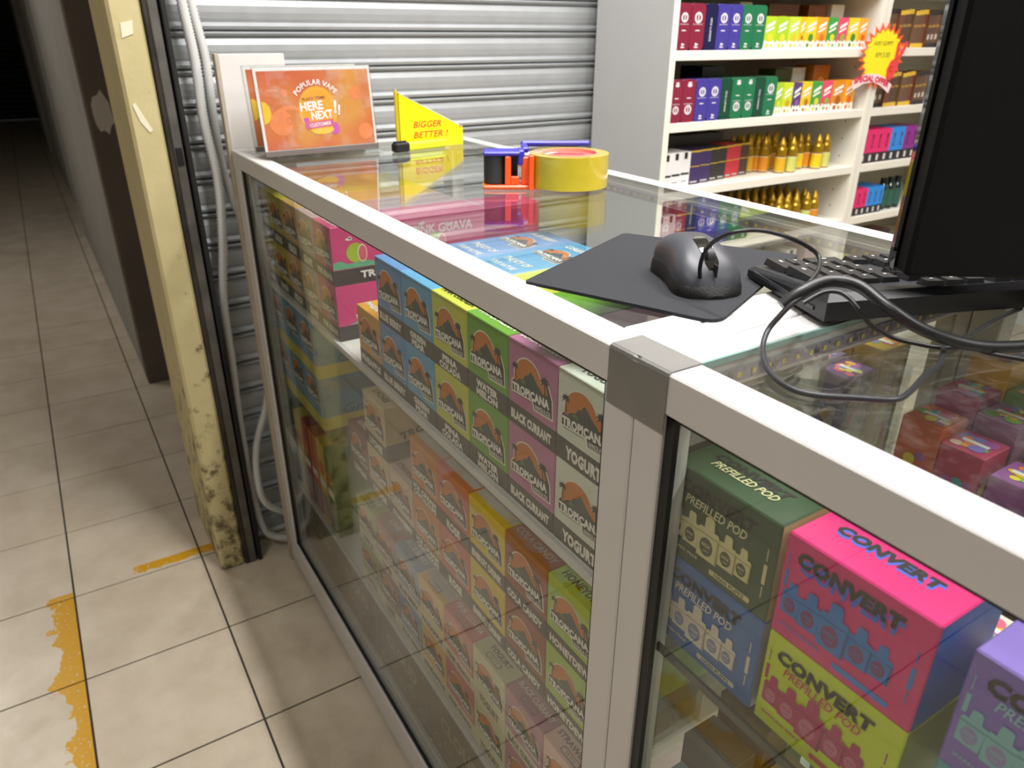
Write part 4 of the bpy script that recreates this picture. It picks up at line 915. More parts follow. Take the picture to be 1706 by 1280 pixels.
# keyboard
KB = mat('black_keyboard_plastic', '#17171a', 0.35); KEY = mat('keycap_plastic', '#232427', 0.38, noise=0.08, nscale=200); KDECK = mat('keyboard_deck', '#2c2d31', 0.4); LEGEND = mat('keycap_legend', '#b9b9b4', 0.5)
kb = empty('keyboard', (1.251, 0.166, ZT+0.0012)); ku = Vector((0.357, 0.934, 0)); kv = Vector((-0.934, 0.357, 0))
kb.matrix_world = Matrix(((ku.x, kv.x, 0, 1.251), (ku.y, kv.y, 0, 0.166), (0, 0, 1, ZT+0.0012), (0, 0, 0, 1)))
tag(kb, 'black full-size keyboard with chunky keys lying across both counters', 'keyboard')
KL, KD = 0.44, 0.128
zt_ = lambda v: 0.0265-0.0125*v/KD      # deck height falls away from the camera
mb = MB(); z0a, z0b = 0.0045, 0.0035
V = [(0,0,z0a),(KL,0,z0a),(KL,KD,z0b),(0,KD,z0b),(0.0,0.0,zt_(0)-0.006),(KL,0,zt_(0)-0.006),(KL,KD,zt_(KD)-0.004),(0,KD,zt_(KD)-0.004),(0.004,0.005,zt_(0)),(KL-0.004,0.005,zt_(0)),(KL-0.004,KD-0.003,zt_(KD)),(0.004,KD-0.003,zt_(KD))]
Ff = [(0,3,2,1),(0,1,5,4),(1,2,6,5),(2,3,7,6),(3,0,4,7),(4,5,9,8),(5,6,10,9),(6,7,11,10),(7,4,8,11)]
mb.add(V, Ff, KB); mb.add(V, [(8,9,10,11)], KDECK); mb.build('case', kb)
mb = MB(); mb.box(-0.001, 0.0005, 0.016, KD-0.012, 0.009, 0.012, mat('keyboard_side_line', '#3d3d42', 0.35)); mb.build('side_ridge', kb)
for (a, b) in ((0.03, 0.018), (KL-0.06, 0.018), (0.03, KD-0.02), (KL-0.06, KD-0.02)):
    MB().box(a, a+0.03, b-0.006, b+0.006, -0.0008, 0.006, BLACK, 0.001).build('foot', kb)
KEYS = []
p_ = 0.0188
rows_v = [0.0145, 0.0365, 0.0553, 0.0741, 0.0929, 0.1117]
for r in range(1, 6):                                     # numpad: 4 columns, user's right is low u
    for c_ in range(4):
        if c_ == 0 and r in (3, 5): continue
        if r == 5 and c_ == 2: continue
        tall = c_ == 0 and r in (2, 4); wide = r == 5 and c_ == 3
        KEYS.append((0.010+c_*p_ - (p_ if wide else 0), rows_v[r], p_*(2 if wide else 1), p_*(2 if tall else 1)))
for c_ in range(3):
    KEYS.append((0.0905+c_*p_, rows_v[1], p_, p_)); KEYS.append((0.0905+c_*p_, rows_v[2], p_, p_)); KEYS.append((0.0905+c_*p_, rows_v[5], p_, p_)); KEYS.append((0.0905+c_*p_, rows_v[0], p_, 0.014))
KEYS.append((0.0905+p_, rows_v[4], p_, p_))
u0 = 0.151
for g in range(3):
    for i in range(4): KEYS.append((u0+0.003+g*(4*p_+0.0085)+i*p_, rows_v[0], p_, 0.014))
KEYS.append((u0+14*p_, rows_v[0], p_, 0.014))
for r, ws in ((1, [2]+[1]*13), (2, [1.5]+[1]*12+[1.5]), (3, [2.25]+[1]*11+[1.75]), (4, [2.75]+[1]*10+[2.25]), (5, [1.25]*4+[6.25]+[1.25]*3)):
    x = u0
    for w_ in ws: KEYS.append((x, rows_v[r], w_*p_, p_)); x += w_*p_
kmesh = {}
for (u, v, w_, d_) in KEYS:
    k = (round(w_, 4), round(d_, 4))
    if k not in kmesh:
        mb = MB(); a, b, g = w_-0.0012, d_-0.0012, 0.0018; hh = 0.0062
        vs_ = [(0,0,0),(a,0,0),(a,b,0),(0,b,0),(g,g,hh),(a-g,g,hh-0.0006),(a-g,b-g,hh-0.0006),(g,b-g,hh)]
        mb.add(vs_, [(0,1,5,4),(1,2,6,5),(2,3,7,6),(3,0,4,7),(4,5,6,7)], KEY); mb.add([(a*0.45,b*0.55,hh+0.0001),(a*0.6,b*0.55,hh+0.0001),(a*0.6,b*0.7,hh+0.0001),(a*0.45,b*0.7,hh+0.0001)], [(0,1,2,3)], LEGEND)
        o = mb.build('keycap', kb); kmesh[k] = o.data
    else:
        o = bpy.data.objects.new('keycap', kmesh[k]); COL.objects.link(o); o.parent = kb
    o.location = (u+0.0006, v-p_/2+0.0006, zt_(v)-0.0006)

# monitor seen from behind
MONB = mat('black_monitor_back', '#060606', 0.6, spec=0.2, bump=0.15, bscale=700); MONE = mat('gloss_black_bezel', '#0a0a0b', 0.06, coat=1.0)
mu = Vector((0.58, 0.815, 0)); mn = Vector((0.815, -0.58, 0))
mon = empty('monitor'); mon.matrix_world = Matrix(((mu.x, mn.x, 0, 1.278), (mu.y, mn.y, 0, 0.218), (0, 0, 1, 1.0560), (0, 0, 0, 1)))
tag(mon, 'black computer monitor seen from behind, above the keyboard', 'monitor')
MB().box(0.0, 0.50, -0.020, 0.0, 0.0, 0.31, MONB, 0.003).build('back_shell', mon)
MB().box(-0.003, 0.503, -0.030, -0.0205, -0.003, 0.313, MONE, 0.002).build('front_bezel', mon)
MB().box(0.004, 0.496, -0.0312, -0.0301, 0.012, 0.306, mat('dark_screen', '#050506', 0.15)).build('screen', mon)
MB().box(0.21, 0.29, 0.0005, 0.022, -0.03, 0.20, MONB, 0.004).build('neck', mon)
MB().box(0.14, 0.36, -0.12, 0.026, 1.0152-1.0560, 1.0152-1.0560+0.012, MONB, 0.004).build('stand_base', mon)

# cables (points lie on the glass, the mat and the keyboard)
CAB = mat('black_cable_sheath', '#161617', 0.4); GCAB = mat('grey_cable_sheath', '#2b2b2d', 0.4)
mb = MB().tube([(1.150,0.150,1.0245),(1.159,0.139,1.022),(1.157,0.134,1.0215),(1.149,0.135,1.025),(1.150,0.128,1.040),(1.161,0.118,1.060),(1.174,0.115,1.075),(1.190,0.120,1.085),(1.196,0.141,1.085),(1.207,0.160,1.080),(1.213,0.182,1.070),(1.220,0.189,1.062),(1.234,0.171,1.057),(1.243,0.150,1.053),(1.249,0.132,1.048)], 0.0018, 8, CAB, 5)
tag(mb.build('mouse_cable'), 'thin black cable arching up from the mouse', 'cable')
mb = MB().tube([(1.2455,0.118,1.041),(1.250,0.130,1.050),(1.254,0.146,1.056),(1.262,0.158,1.058),(1.279,0.162,1.057),(1.304,0.158,1.050),(1.322,0.171,1.038),(1.336,0.193,1.028),(1.349,0.216,1.0225),(1.361,0.246,1.0205),(1.372,0.275,1.0205),(1.41,0.29,1.0205),(1.50,0.295,1.0205)], 0.0046, 10, CAB, 5)
tag(mb.build('power_cable'), 'thick black cable sweeping over the keyboard corner to the right', 'cable')
mb = MB().tube([(1.253,0.136,1.0505),(1.2515,0.122,1.0435),(1.249,0.114,1.035),(1.247,0.105,1.024),(1.257,0.089,1.0178),(1.277,0.068,1.0176),(1.298,0.053,1.0176),(1.317,0.048,1.0176),(1.331,0.054,1.0176),(1.345,0.070,1.0176),(1.361,0.091,1.0176),(1.359,0.112,1.0176),(1.349,0.146,1.0176),(1.345,0.168,1.0176),(1.334,0.192,1.0176),(1.328,0.206,1.0176),(1.325,0.244,1.0176),(1.316,0.307,1.0176),(1.314,0.341,1.0176)], 0.0021, 8, GCAB, 5)
tag(mb.build('looped_cable'), 'dark grey cable lying in a wide loop on the near glass', 'cable')
mb = MB().tube([(1.258,0.125,1.045),(1.261,0.141,1.051),(1.269,0.149,1.053),(1.280,0.150,1.050),(1.289,0.151,1.043),(1.292,0.165,1.030),(1.301,0.183,1.0195),(1.314,0.192,1.0176),(1.327,0.199,1.0176),(1.337,0.216,1.0176),(1.356,0.221,1.0176),(1.371,0.229,1.0176),(1.395,0.240,1.0176),(1.47,0.25,1.0176)], 0.0018, 8, CAB, 5)
tag(mb.build('thin_cable'), 'thin black cable running under the thick one to the right edge', 'cable')

# corrugated conduits hanging by the counter end
COND = mat('grey_white_conduit', '#cfcfcb', 0.5)
def conduit(pts, r, label, group='white corrugated conduits'):
    f = lambda i: r if i % 2 == 0 else r*0.80
    o = MB().tube(pts, r, 12, COND, 34, True, f).build('conduit'); tag(o, label, 'conduit', group); return o
xc = -0.075
conduit([(xc,-0.036,1.45),(xc,-0.032,1.28),(xc,-0.026,1.176),(xc,-0.028,1.065),(xc,-0.020,0.947),(xc,-0.030,0.82),(xc,-0.049,0.69),(xc,-0.054,0.545),(xc,-0.060,0.39),(xc,-0.060,0.222),(xc,-0.052,0.094),(xc+.005,-0.03,0.045),(xc+.01,0.03,0.016)], 0.0105, 'pale corrugated conduit running all the way down to the floor')
conduit([(xc-.022,-0.014,1.45),(xc-.022,-0.012,1.28),(xc-.022,-0.002,1.176),(xc-.022,-0.005,1.063),(xc-.022,-0.003,0.97),(xc-.02,0.010,0.90),(xc-.02,0.03,0.80),(xc-.02,0.035,0.6),(xc-.02,0.03,0.42)], 0.0105, 'pale corrugated conduit curving behind the white board')
conduit([(xc,0.022,0.47),(xc,0.004,0.405),(xc,-0.030,0.315),(xc+.02,-0.045,0.238),(xc+.02,-0.036,0.160),(xc+.01,0.012,0.105),(xc,0.06,0.07)], 0.009, 'short pale conduit loop low beside the counter end')

# ------------------------------------------------------------------ bookcases behind the counter
BX0, BX1 = -0.098, 0.184
BSH = [1.189+0.162*k for k in range(-6, 5)]
def bookcase(y0, y1, label):
    root = empty('bookcase', (0, y0, 0)); tag(root, label, 'bookcase'); w = y1-y0
    MB().box(BX0, BX1, 0, 0.018, 0.0, 2.02, GREYSIDE, 0.001).build('side_panel', root)
    MB().box(BX1+0.0002, BX1+0.0012, 0, 0.018, 0.0, 2.02, SHELFW).build('panel_edge', root)
    MB().box(BX0, BX1, w-0.018, w, 0.0, 2.02, SHELFW, 0.001).build('side_panel', root)
    MB().box(BX0, BX0+0.006, 0.018, w-0.018, 0.05, 2.0, mat('shelf_back_panel', '#b9b3a2', 0.6)).build('back_panel', root)
    for z in BSH: MB().box(BX0+0.006, BX1-0.001, 0.0182, w-0.0182, z-0.022, z, SHELFW, 0.001).build('shelf', root)
    MB().box(BX0, BX1, 0.0182, w-0.0182, 2.0, 2.02, SHELFW, 0.001).build('top_board', root)
    MB().box(BX1-0.03, BX1-0.015, 0.0182, w-0.0182, 0.0, BSH[0]-0.022, SHELFW, 0.001).build('plinth', root)
    pg = MB()
    for z in [1.189-0.05*k for k in range(12)]:
        if all(not (zz-0.026 < z < zz+0.003) for zz in BSH): pg.cyl((0.13, w-0.0185, z), (0.13, w-0.0178, z), 0.0022, 0.0022, 8, mat('peg_hole', '#5a5448', 0.8))
    pg.build('peg_holes', root)
    return root
bookcase(0.9745, 1.7735, 'white bookcase with colourful tins and gold bottles by the shutter')
bookcase(1.7745, 2.5735, 'white bookcase with brown packs partly hidden by the monitor')
ZA, ZB, ZC, ZD, ZE = 1.1892, 1.0272, 0.8652, 0.7032, 0.5412
SHW = {ZA: 'upper', ZB: 'second', ZC: 'third', ZD: 'fourth', ZE: 'fifth'}
# tins: rounded-corner upright boxes
def rbox(mb, w, d, h, r, m, n=4):
    """upright box with rounded vertical edges in the face seen from +X (rounded in the Y-Z outline)"""
    F = Frame((d/2, -w/2, 0), (0, 1, 0), (0, 0, 1)); mb.rrect(F, 0, w, 0, h, r, m, 0, d, n)
TINS = {}
def tin(col, rim, y0, y1, z, h, label, flip=False, x=0.150, side=False, d=0.062):
    w = y1-y0; key = (col, round(w, 3), h, flip, side)
    if key not in TINS:
        mb = MB(); rbox(mb, w, d, h, min(w*0.24, 0.010), mat('tin_'+col.strip('#'), col, 0.3, metal=0.25)); root = mb.build('storage_tin')
        F = Frame((d/2, -w/2, 0), (0, 1, 0), (0, 0, 1)); mb = MB(); e = 0.0003; I = ink(rim)
        if not side:
            yy = (lambda t: h*(1-t)) if flip else (lambda t: h*t)
            mb.ring(F, w*0.5, yy(0.70), w*0.16, w*0.27, I, e, 18); mb.rect(F, w*0.46, w*0.54, yy(0.70)-w*0.2, yy(0.70)+w*0.2, I, e)
            mb.text(F, 'KONOX', w*0.5, yy(0.56), w*0.66, h*0.022, I, e, 0.02); mb.rect(F, w*0.34, w*0.66, yy(0.415), yy(0.44), I, e)
            mb.disc(F, w*0.5, yy(0.13), w*0.18, w*0.10, I, e, 3 if not flip else 12); mb.rect(F, w*0.36, w*0.64, yy(0.055), yy(0.085), I, e)
        else:
            mb.text(Frame(F.p(w*0.5, h*0.45), F.v, -F.u), 'INFINITY POD', 0, 0, h*0.5, w*0.16, I, e, 0.015)
        mb.build('print', root); mb = MB()
        mb.rrect(Frame((d/2-0.006, -w/2-0.0004, -0.0), (0,1,0), (0,0,1)), 0, w+0.0008, 0.0002, h+0.0004, min(w*0.24, 0.010), mat('tin_rim', '#b8b8c0', 0.3, metal=0.8), 0.0, 0.0012); mb.build('seam', root)
        TINS[key] = [root, False]
    p = TINS[key]; o = place(p[0], (x, (y0+y1)/2, z), not p[1], label, 'tin', 'upright tins in the bookcase'); p[1] = True
    return o
RD, NV, PU, GR, GRD = '#8e2440', '#17164a', '#473fa0', '#1d7a50', '#0c4a34'
LT = '#dcd8dc'
for (c_, a, b, nm, kw) in ((RD, 0.994, 1.034, 'maroon tin against the side panel', {}), (RD, 1.035, 1.080, 'maroon tin left of the navy one', {}), (NV, 1.081, 1.120, 'navy tin turned sideways with vertical lettering', dict(side=True)), (PU, 1.121, 1.163, 'purple tin right of the navy one', {}), (PU, 1.164, 1.204, 'purple tin beside the green ones', {}), (GR, 1.205, 1.246, 'green tin beside the purple one', {}), (GR, 1.247, 1.290, 'green tin beside the lime packs', {})):
    tin(c_, LT, a, b, ZA, 0.100, nm+' on the upper shelf', **kw)
for (c_, a, b, nm, kw) in ((RD, 0.994, 1.030, 'red tin in the corner', dict(flip=True, x=0.149)), (RD, 1.031, 1.074, 'red tin, second from the corner,', dict(flip=True, x=0.149)), (PU, 1.075, 1.116, 'purple tin next to the red ones', {}), (PU, 1.117, 1.160, 'purple tin next to the dark green one', {}), (GRD, 1.161, 1.198, 'dark green sideways tin next to the purple ones', dict(side=True)), (GR, 1.199, 1.242, 'green tin, left of the middle pair,', dict(flip=True)), (GR, 1.243, 1.283, 'green tin, right of the middle pair,', dict(flip=True)), (GRD, 1.284, 1.319, 'dark green sideways tin between green ones', dict(side=True)), (GR, 1.320, 1.366, 'green tin next to the lime packs', {})):
    tin(c_, LT, a, b, ZB, 0.098, nm+' on the second shelf', **kw)
# juice style packs
PK = {}
def juice(col, y0, y1, z, h, label, leaf='#4f8a1c', x=0.150, d=0.05, low='#f0ece0'):
    w = y1-y0-0.001; root = MB().box(-d/2, d/2, -w/2, w/2, 0, h, card(col), 0.0006).build('juice_pack'); mb = MB(); F = Frame((d/2+0.0002, -w/2, 0), (0,1,0), (0,0,1)); e = 0.0002
    pts = [(0, 0), (w, 0), (w, h*0.20)] + [(w*(1-i/6), h*(0.24+(0.05 if i % 2 else -0.01))) for i in range(1, 6)] + [(0, h*0.2)]
    mb.poly(F, pts, ink(low), e)
    mb.poly(F, [(w*0.18, h*0.62), (w*0.85, h*0.78), (w*0.85, h*0.88), (w*0.18, h*0.73)], WHITEI, e); mb.poly(F, [(w*0.15, h*0.50), (w*0.8, h*0.63), (w*0.8, h*0.70), (w*0.15, h*0.57)], WHITEI, e)
    mb.disc(F, w*0.55, h*0.36, w*0.22, w*0.22, ink(leaf), 2*e, 12); mb.disc(F, w*0.35, h*0.12, w*0.13, w*0.12, ink(leaf), 2*e, 8); mb.disc(F, w*0.7, h*0.11, w*0.10, w*0.10, ink(col), 2*e, 8)
    mb.build('front_print', root); root.location = (x, (y0+y1)/2, z); tag(root, label, 'pack', 'juice style packs in the bookcase')
def seq(z, h, y, items, where, x=0.150):
    for (c_, w, nm, leaf) in items:
        w *= 1.09
        juice(c_, y, y+w, z, h, '%s juice style pack %s' % (nm, where), leaf, x); y += w
seq(ZA, 0.076, 1.293, [('#b6d322', 0.042, 'first lime', '#d8d23a'), ('#a8cc1e', 0.043, 'second lime', '#d8d23a'), ('#c4d838', 0.040, 'third lime', '#e0c030'), ('#e6b818', 0.020, 'narrow amber', '#b06010'), ('#f2cc18', 0.042, 'lemon yellow', '#4f8a1c'), ('#f0a024', 0.040, 'orange', '#e06a10'), ('#3a9a3a', 0.040, 'green', '#d8d23a'), ('#e0486a', 0.040, 'pink', '#8ab02a'), ('#f4cc1c', 0.044, 'second yellow', '#3a8a2a'), ('#f0a838', 0.036, 'last orange', '#e06a10')], 'on the upper shelf')
seq(ZB, 0.080, 1.369, [('#a4c832', 0.030, 'lime', '#d8d23a'), ('#c8d822', 0.036, 'yellow green', '#c8a020'), ('#5a3a78', 0.033, 'purple', '#8a5a9a'), ('#f2c41c', 0.038, 'yellow', '#b07818'), ('#3f9a3c', 0.041, 'green', '#d8d23a'), ('#e04468', 0.040, 'pink', '#8ab02a'), ('#d88a1c', 0.050, 'amber', '#a85a10'), ('#f0a01c', 0.044, 'orange', '#e06a10')], 'on the second shelf')
def plain(name, col, x0, x1, y0, y1, z, h, label, cat='box', group=None, deco=None):
    root = MB().box(0, x1-x0, 0, y1-y0, 0, h, card(col), 0.0008).build(name); root.location = (x0, y0, z)
    if deco:
        mb = MB(); deco(mb, Frame((x1-x0+0.0002, 0, 0), (0,1,0), (0,0,1)), y1-y0, h); mb.build('print', root)
    tag(root, label, cat, group); return root
amb = lambda mb, F, w, h: (mb.disc(F, w*0.5, h*0.55, w*0.3, h*0.2, ink('#e0a030'), 0.0002, 14), mb.rect(F, w*0.1, w*0.9, 0.002, h*0.2, ink('#ddd2bc'), 0.0002))
plain('spare_box', '#6a3a18', 0.02, 0.09, 1.40, 1.52, ZA, 0.108, 'dark brown box at the back of the upper shelf', group='boxes behind the juice packs', deco=amb)
plain('spare_box', '#8a4e18', 0.02, 0.09, 1.56, 1.64, ZA, 0.108, 'amber brown box at the back right of the upper shelf', group='boxes behind the juice packs', deco=amb)
plain('spare_box', '#d8d2c2', 0.03, 0.09, 1.29, 1.335, ZA, 0.110, 'cream box at the back of the upper shelf behind lime packs', group='boxes behind the juice packs')
plain('spare_box', '#e8e6e0', 0.03, 0.10, 1.645, 1.70, ZA, 0.110, 'white box at the right end of the upper shelf', group='boxes behind the juice packs')
plain('spare_box', '#e8e6e0', 0.04, 0.10, 1.52, 1.575, ZB, 0.112, 'white box behind the packs of the second shelf', group='boxes behind the juice packs')
plain('spare_box', '#4a5220', 0.04, 0.10, 1.45, 1.515, ZB, 0.110, 'dark olive box behind the packs of the second shelf', group='boxes behind the juice packs')
plain('spare_box', '#b0691a', 0.05, 0.12, 1.585, 1.655, ZB, 0.118, 'amber box behind the orange packs of the second shelf', group='boxes behind the juice packs', deco=amb)
plain('spare_box', '#121214', 0.02, 0.10, 1.17, 1.25, ZB, 0.122, 'black box behind the green tins of the second shelf', group='boxes behind the juice packs')
# third shelf, left: a receding row of small device boxes
wdeco = lambda mb, F, w, h: (mb.rect(F, w*0.35, w*0.65, h*0.80, h*0.99, ink('#17161a'), 0.0002), mb.rect(F, w*0.1, w*0.9, h*0.34, h*0.40, ink('#17161a'), 0.0002), mb.rect(F, w*0.2, w*0.7, h*0.14, h*0.17, ink('#8a8888'), 0.0002))
ddeco = lambda mb, F, w, h: (mb.rect(F, w*0.1, w*0.9, h*0.52, h*0.55, ink('#b89a30'), 0.0002), mb.rect(F, 0, w, h*0.95, h, ink('#c9a52c'), 0.0002), mb.rect(F, w*0.2, w*0.8, h*0.05, h*0.10, ink('#b9b5b0'), 0.0002))
yy = 0.995
for i, (c_, w, nm, dk) in enumerate((('#e2e0e0', 0.037, 'white and black device box in the corner', wdeco), ('#e2e0e0', 0.037, 'second white and black device box from the corner', wdeco), ('#e2e0e0', 0.037, 'third white and black device box from the corner', wdeco), ('#3a2a5a', 0.043, 'first purple device box', ddeco), ('#3a2a5a', 0.043, 'second purple device box', ddeco), ('#2c2a26', 0.036, 'first charcoal device box', ddeco), ('#2c2a26', 0.036, 'second charcoal device box', ddeco), ('#c02c38', 0.033, 'first red device box', ddeco), ('#c02c38', 0.033, 'second red device box', ddeco), ('#4a3022', 0.040, 'brown device box ending the row', ddeco))):
    plain('device_box', c_, 0.09-0.006*i, 0.168-0.006*i, yy, yy+w-0.001, ZC, 0.086, nm+' on the third shelf', 'box', 'device boxes on the third shelf', dk); yy += w
plain('display_tray', '#141318', 0.0, 0.085, 1.00, 1.11, ZC, 0.118, 'black display box behind the white device boxes', 'box')
plain('display_tray', '#33302a', -0.02, 0.06, 1.115, 1.32, ZC, 0.112, 'dark brown display box at the back of the third shelf', 'box')
# gold bottles
GOLD = mat('gold_bottle', '#a8851c', 0.25, metal=0.55); GOLDC = mat('gold_cap', '#c09a2a', 0.3, metal=0.5)
def bottle(labc):
    root = MB().lathe([(0.0,0.0),(0.0135,0.0),(0.0145,0.003),(0.0145,0.048),(0.0145,0.060),(0.0115,0.0655),(0.0085,0.067)], 14, GOLD).build('gold_bottle')
    MB().lathe([(0.0095,0.067),(0.0095,0.074),(0.0045,0.086),(0.0015,0.091),(0.0,0.0915)], 12, GOLDC).build('pointed_cap', root)
    MB().lathe([(0.01465,0.004),(0.01475,0.005),(0.01475,0.040),(0.01465,0.041)], 14, None, seg_m=[labc[0], labc[1], labc[0]]).build('label_wrap', root)
    return root
LW = ink('#e8e2d4')
PROTO = [bottle((LW, ink(c_))) for c_ in ('#e8c41c', '#d8a81c', '#d88a20', '#c8cc6a')]
used = [False]*4; rb = random.Random(4)
ORD = ['first', 'second', 'third', 'fourth', 'fifth', 'sixth', 'seventh', 'eighth', 'ninth', 'tenth', 'eleventh', 'twelfth', 'thirteenth', 'fourteenth', 'fifteenth']
def bottles(z, spots, wh):
    bins = {}
    for (x, y) in spots: bins.setdefault(0 if x > 0.135 else 1 if x > 0.1 else 2 if x > 0.066 else 3 if x > 0.045 else 4, []).append((y, x))
    for bn, lst in bins.items():
        for i, (y, x) in enumerate(sorted(lst)):
            k = rb.randrange(4)
            o = place(PROTO[k], (x, y, z), not used[k], 'gold pointed-cap bottle, %s from the left in the %s row of the %s shelf' % (ORD[i], ['front', 'second', 'middle', 'fourth', 'rear'][bn], wh), 'bottle', 'gold bottles on the %s bookcase shelf' % wh, rb.random()*6); used[k] = True
            o.scale = (1.08, 1.08, 1.08)
spC = [(0.152, 1.505), (0.145, 1.468), (0.110, 1.437), (0.085, 1.402), (0.055, 1.365), (0.120, 1.575), (0.150, 1.620), (0.145, 1.662), (0.118, 1.61), (0.09, 1.43), (0.09, 1.47), (0.06, 1.40), (0.06, 1.44), (0.06, 1.48), (0.08, 1.51), (0.06, 1.54), (0.08, 1.58), (0.03, 1.42), (0.03, 1.46), (0.03, 1.50), (0.03, 1.54), (0.03, 1.58), (0.09, 1.61)]
bottles(ZC, spC, 'third')
spD = [(0.02+0.034*i, 1.345+0.036*j) for i in range(4) for j in range(9) if not (i == 3 and j in (2, 3))]
bottles(ZD, spD+[(0.158, 1.475), (0.158, 1.51), (0.158, 1.60), (0.158, 1.635), (0.158, 1.55)], 'fourth')
# fourth shelf left part and fifth shelf, seen through the glass
yy = 0.996
for i, (c_, w, nm, dk) in enumerate((('#d8cfd0', 0.034, 'pale pink and black device box in the corner', wdeco), ('#d8cfd0', 0.034, 'second pale pink and black device box', wdeco), ('#7a3038', 0.040, 'dark red device box', ddeco), ('#22284e', 0.040, 'navy device box', ddeco))):
    plain('device_box', c_, 0.08, 0.165, yy, yy+w-0.001, ZD, 0.092, nm+' on the fourth shelf', 'box', 'device boxes on the fourth shelf', dk); yy += w
for (c_, a, b, nm) in ((PU, 1.150, 1.200, 'purple tin in the row'), (PU, 1.201, 1.250, 'second purple tin'), (GR, 1.251, 1.292, 'green tin'), (GR, 1.293, 1.330, 'second green tin')):
    tin(c_, LT, a, b, ZD, 0.095, nm+' of the fourth shelf')
yy = 0.996
for i, (c_, w, nm) in enumerate((('#d8d2d0', 0.05, 'white'), ('#cdbcc4', 0.05, 'pale lilac'), ('#c8c4c0', 0.05, 'light grey'), ('#d8b8b0', 0.05, 'pale rose'), ('#d0d4d8', 0.05, 'pale blue grey'), ('#c8b8a8', 0.05, 'beige'), ('#dcd8d4', 0.05, 'off white'), ('#c0a8b0', 0.05, 'dusky pink'))):
    plain('spare_box', c_, 0.08, 0.165, yy, yy+w-0.002, ZE, 0.09, '%s small box in the row on the fifth shelf' % nm, 'box', 'pale boxes on the fifth shelf', wdeco); yy += 0.09
# second bookcase: brown packs with yellow bands, bright packs, bottles
def bdeco(yel):
    def f(mb, F, w, h):
        c1_ = ink('#e0b83a') if yel else ink('#2a2224')
        mb.rect(F, 0, w, h*0.88, h, c1_, 0.0002); mb.rect(F, 0, w, 0, h*0.12, c1_, 0.0002); mb.rect(F, w*0.15, w*0.85, h*0.55, h*0.62, ink('#a8803a'), 0.0002)
        mb.rect(F, w*0.3, w*0.7, h*0.22, h*0.36, ink('#cfc6b8'), 0.0002) if not yel else None
    return f
for (z, h, shn, n) in ((ZA, 0.098, 'upper', 13), (ZB, 0.092, 'second', 12)):
    yy = 1.797
    for i in range(n):
        w = 0.0225 + 0.004*((i*7) % 3)/2; col = ['#5a4230', '#624834', '#5c3a2a', '#6a4a34', '#70402c'][(i*3) % 5]
        plain('brown_pack', col, 0.10, 0.165-0.003*(i % 3), yy, yy+w-0.0008, z, h+0.002*(i % 3), 'brown pack %s from the divider on the %s shelf beside the star tag' % (['first', 'second', 'third', 'fourth', 'fifth', 'sixth', 'seventh', 'eighth', 'ninth', 'tenth', 'eleventh', 'twelfth', 'thirteenth'][i], shn), 'pack', 'brown packs in the second bookcase', bdeco(3 <= i <= 8)); yy += w
def pdeco(mb, F, w, h):
    mb.rect(F, 0, w, 0, h*0.30, ink('#1a181c'), 0.0002); mb.rect(F, w*0.35, w*0.65, h*0.06, h*0.24, ink('#d8d4d0'), 0.0004); mb.text(Frame(F.p(w*0.5, h*0.64), F.v, -F.u), 'BOOM', 0, 0, h*0.4, w*0.3, ink('#5a1030'), 0.0002, 0.01)
yy = 1.80
for i, (c_, nm) in enumerate((('#e0186a', 'hot pink'),)*4 + (('#1c8ae0', 'bright blue'),)*2 + (('#8a1a8a', 'purple'),)*2):
    plain('tall_pack', c_, 0.09, 0.168, yy, yy+0.0355, ZC, 0.098, '%s tall pack, %s from the divider on the third shelf' % (nm, ORD[i]), 'pack', 'bright tall packs on the third shelf', pdeco); yy += 0.0362
yy = 1.80
for i, (c_, nm) in enumerate((('#e0186a', 'hot pink'),)*3 + (('#1c8ae0', 'bright blue'),)*3):
    plain('tall_pack', c_, 0.09, 0.168, yy, yy+0.0275, ZD, 0.082, '%s tall pack, %s from the divider on the fourth shelf' % (nm, ORD[i]), 'pack', 'bright tall packs on the fourth shelf', pdeco); yy += 0.0282
def dark_bottle(x, y, z, label):
    root = MB().lathe([(0.0,0.0),(0.016,0.0),(0.017,0.004),(0.017,0.075),(0.012,0.083),(0.010,0.084)], 14, mat('dark_green_glass', '#12302a', 0.15, coat=0.5)).build('dark_bottle')
    MB().lathe([(0.0105,0.084),(0.0105,0.10),(0.0,0.101)], 12, BLACK).build('cap', root); MB().lathe([(0.01715,0.012),(0.01725,0.013),(0.01725,0.062),(0.01715,0.063)], 14, ink('#2c5a4a')).build('label_wrap', root)
    root.location = (x, y, z); tag(root, label, 'bottle', 'dark bottles on the fourth shelf')
for i in range(3): dark_bottle(0.145, 1.995+i*0.038, ZD, 'dark green bottle, %s right of the blue packs on the fourth shelf' % ORD[i])
plain('spare_box', '#c2cc1c', 0.06, 0.16, 1.80, 1.90, ZE, 0.09, 'lime yellow box on the fifth shelf of the second bookcase', 'box')
for i in range(4): plain('brown_pack', '#5a2a26', 0.09, 0.16, 1.905+i*0.04, 1.943+i*0.04, ZE, 0.092, 'maroon brown pack, %s after the lime box on the fifth shelf' % ORD[i], 'pack', 'brown packs on the fifth shelf', bdeco(False))
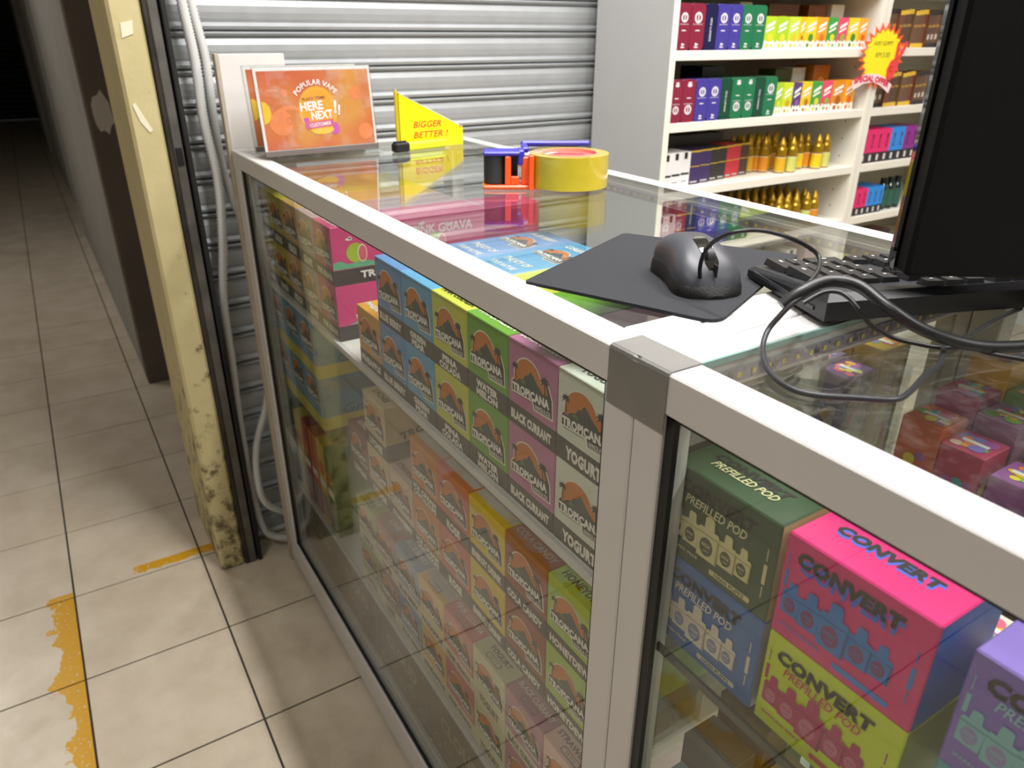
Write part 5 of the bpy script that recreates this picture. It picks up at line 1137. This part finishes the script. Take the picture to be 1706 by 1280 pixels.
# starburst price tag clipped to the divider
st = empty('price_tag', (0.192, 1.778, 1.168), 0.0); tag(st, 'yellow starburst price tag with red rim and V hand on the divider', 'price tag')
F = Frame((0, 0, 0), (0, 1, 0), (0, 0, 1)); rs = random.Random(5); n = 22
star = lambda sc, sp: [((0.080 if i % 2 else 0.102+sp)*sc*math.cos(2*math.pi*i/(2*n)+0.1)*(0.98), (0.066 if i % 2 else 0.083+sp)*sc*math.sin(2*math.pi*i/(2*n)+0.1)) for i in range(2*n)]
mb = MB(); mb.poly(F, star(1.0, 0.006), card('#ea5a20'), 0.001, 0.0012); mb.build('red_rim', st); mb = MB(); mb.poly(F, star(0.95, -0.008), card('#f4e410'), 0.0016, 0.0006); mb.build('yellow_face', st)
mb = MB(); INK = ink('#3a3412'); mb.text(F, 'HOKY GUMMY', -0.005, 0.034, 0.088, 0.011, INK, 0.0020, -0.005, 0.2); mb.text(F, 'RM 5.00', 0.0, 0.004, 0.066, 0.013, INK, 0.0020, -0.005, 0.2); mb.build('handwriting', st)
mb = MB(); G = Frame((0, -0.030, -0.056), (0, 1, 0), (0, 0, 1))
arcpts = [(1.12*a_, 1.15*b_) for a_, b_ in [(-0.070, -0.026), (-0.03, -0.012), (0.01, -0.010), (0.045, -0.020), (0.082, -0.038), (0.090, -0.018), (0.050, 0.001), (0.01, 0.010), (-0.03, 0.009), (-0.078, -0.006)]]
mb.poly(G, arcpts, ink('#f6d8dc'), 0.0024, 0.0006); mb.text(G, 'SPECIAL OFFER', 0.004, -0.002, 0.170, 0.017, ink('#d0103c'), 0.0030, 0.05, 0, -0.09, 1.0, arc=0.30); mb.build('offer_banner', st)
mb = MB(); HR = card('#e83a40'); F0 = F; F = Frame((0, -0.026, -0.004), (0, 1, 0), (0, 0, 1))
mb.poly(F, [(0.062,-0.055),(0.082,-0.060),(0.105,-0.035),(0.108,-0.010),(0.096,0.000),(0.070,-0.008),(0.058,-0.030)], HR, 0.0034, 0.001)
mb.poly(F, [(0.084,-0.008),(0.100,-0.006),(0.098,0.036),(0.092,0.044),(0.086,0.038)], HR, 0.0036, 0.001); mb.poly(F, [(0.096,-0.006),(0.110,-0.004),(0.132,0.030),(0.132,0.042),(0.122,0.042)], HR, 0.0036, 0.001)
mb.ring(F, 0.078, -0.030, 0.006, 0.008, ink('#a81c28'), 0.0040, 14, 60, 300); mb.build('hand_emblem', st)
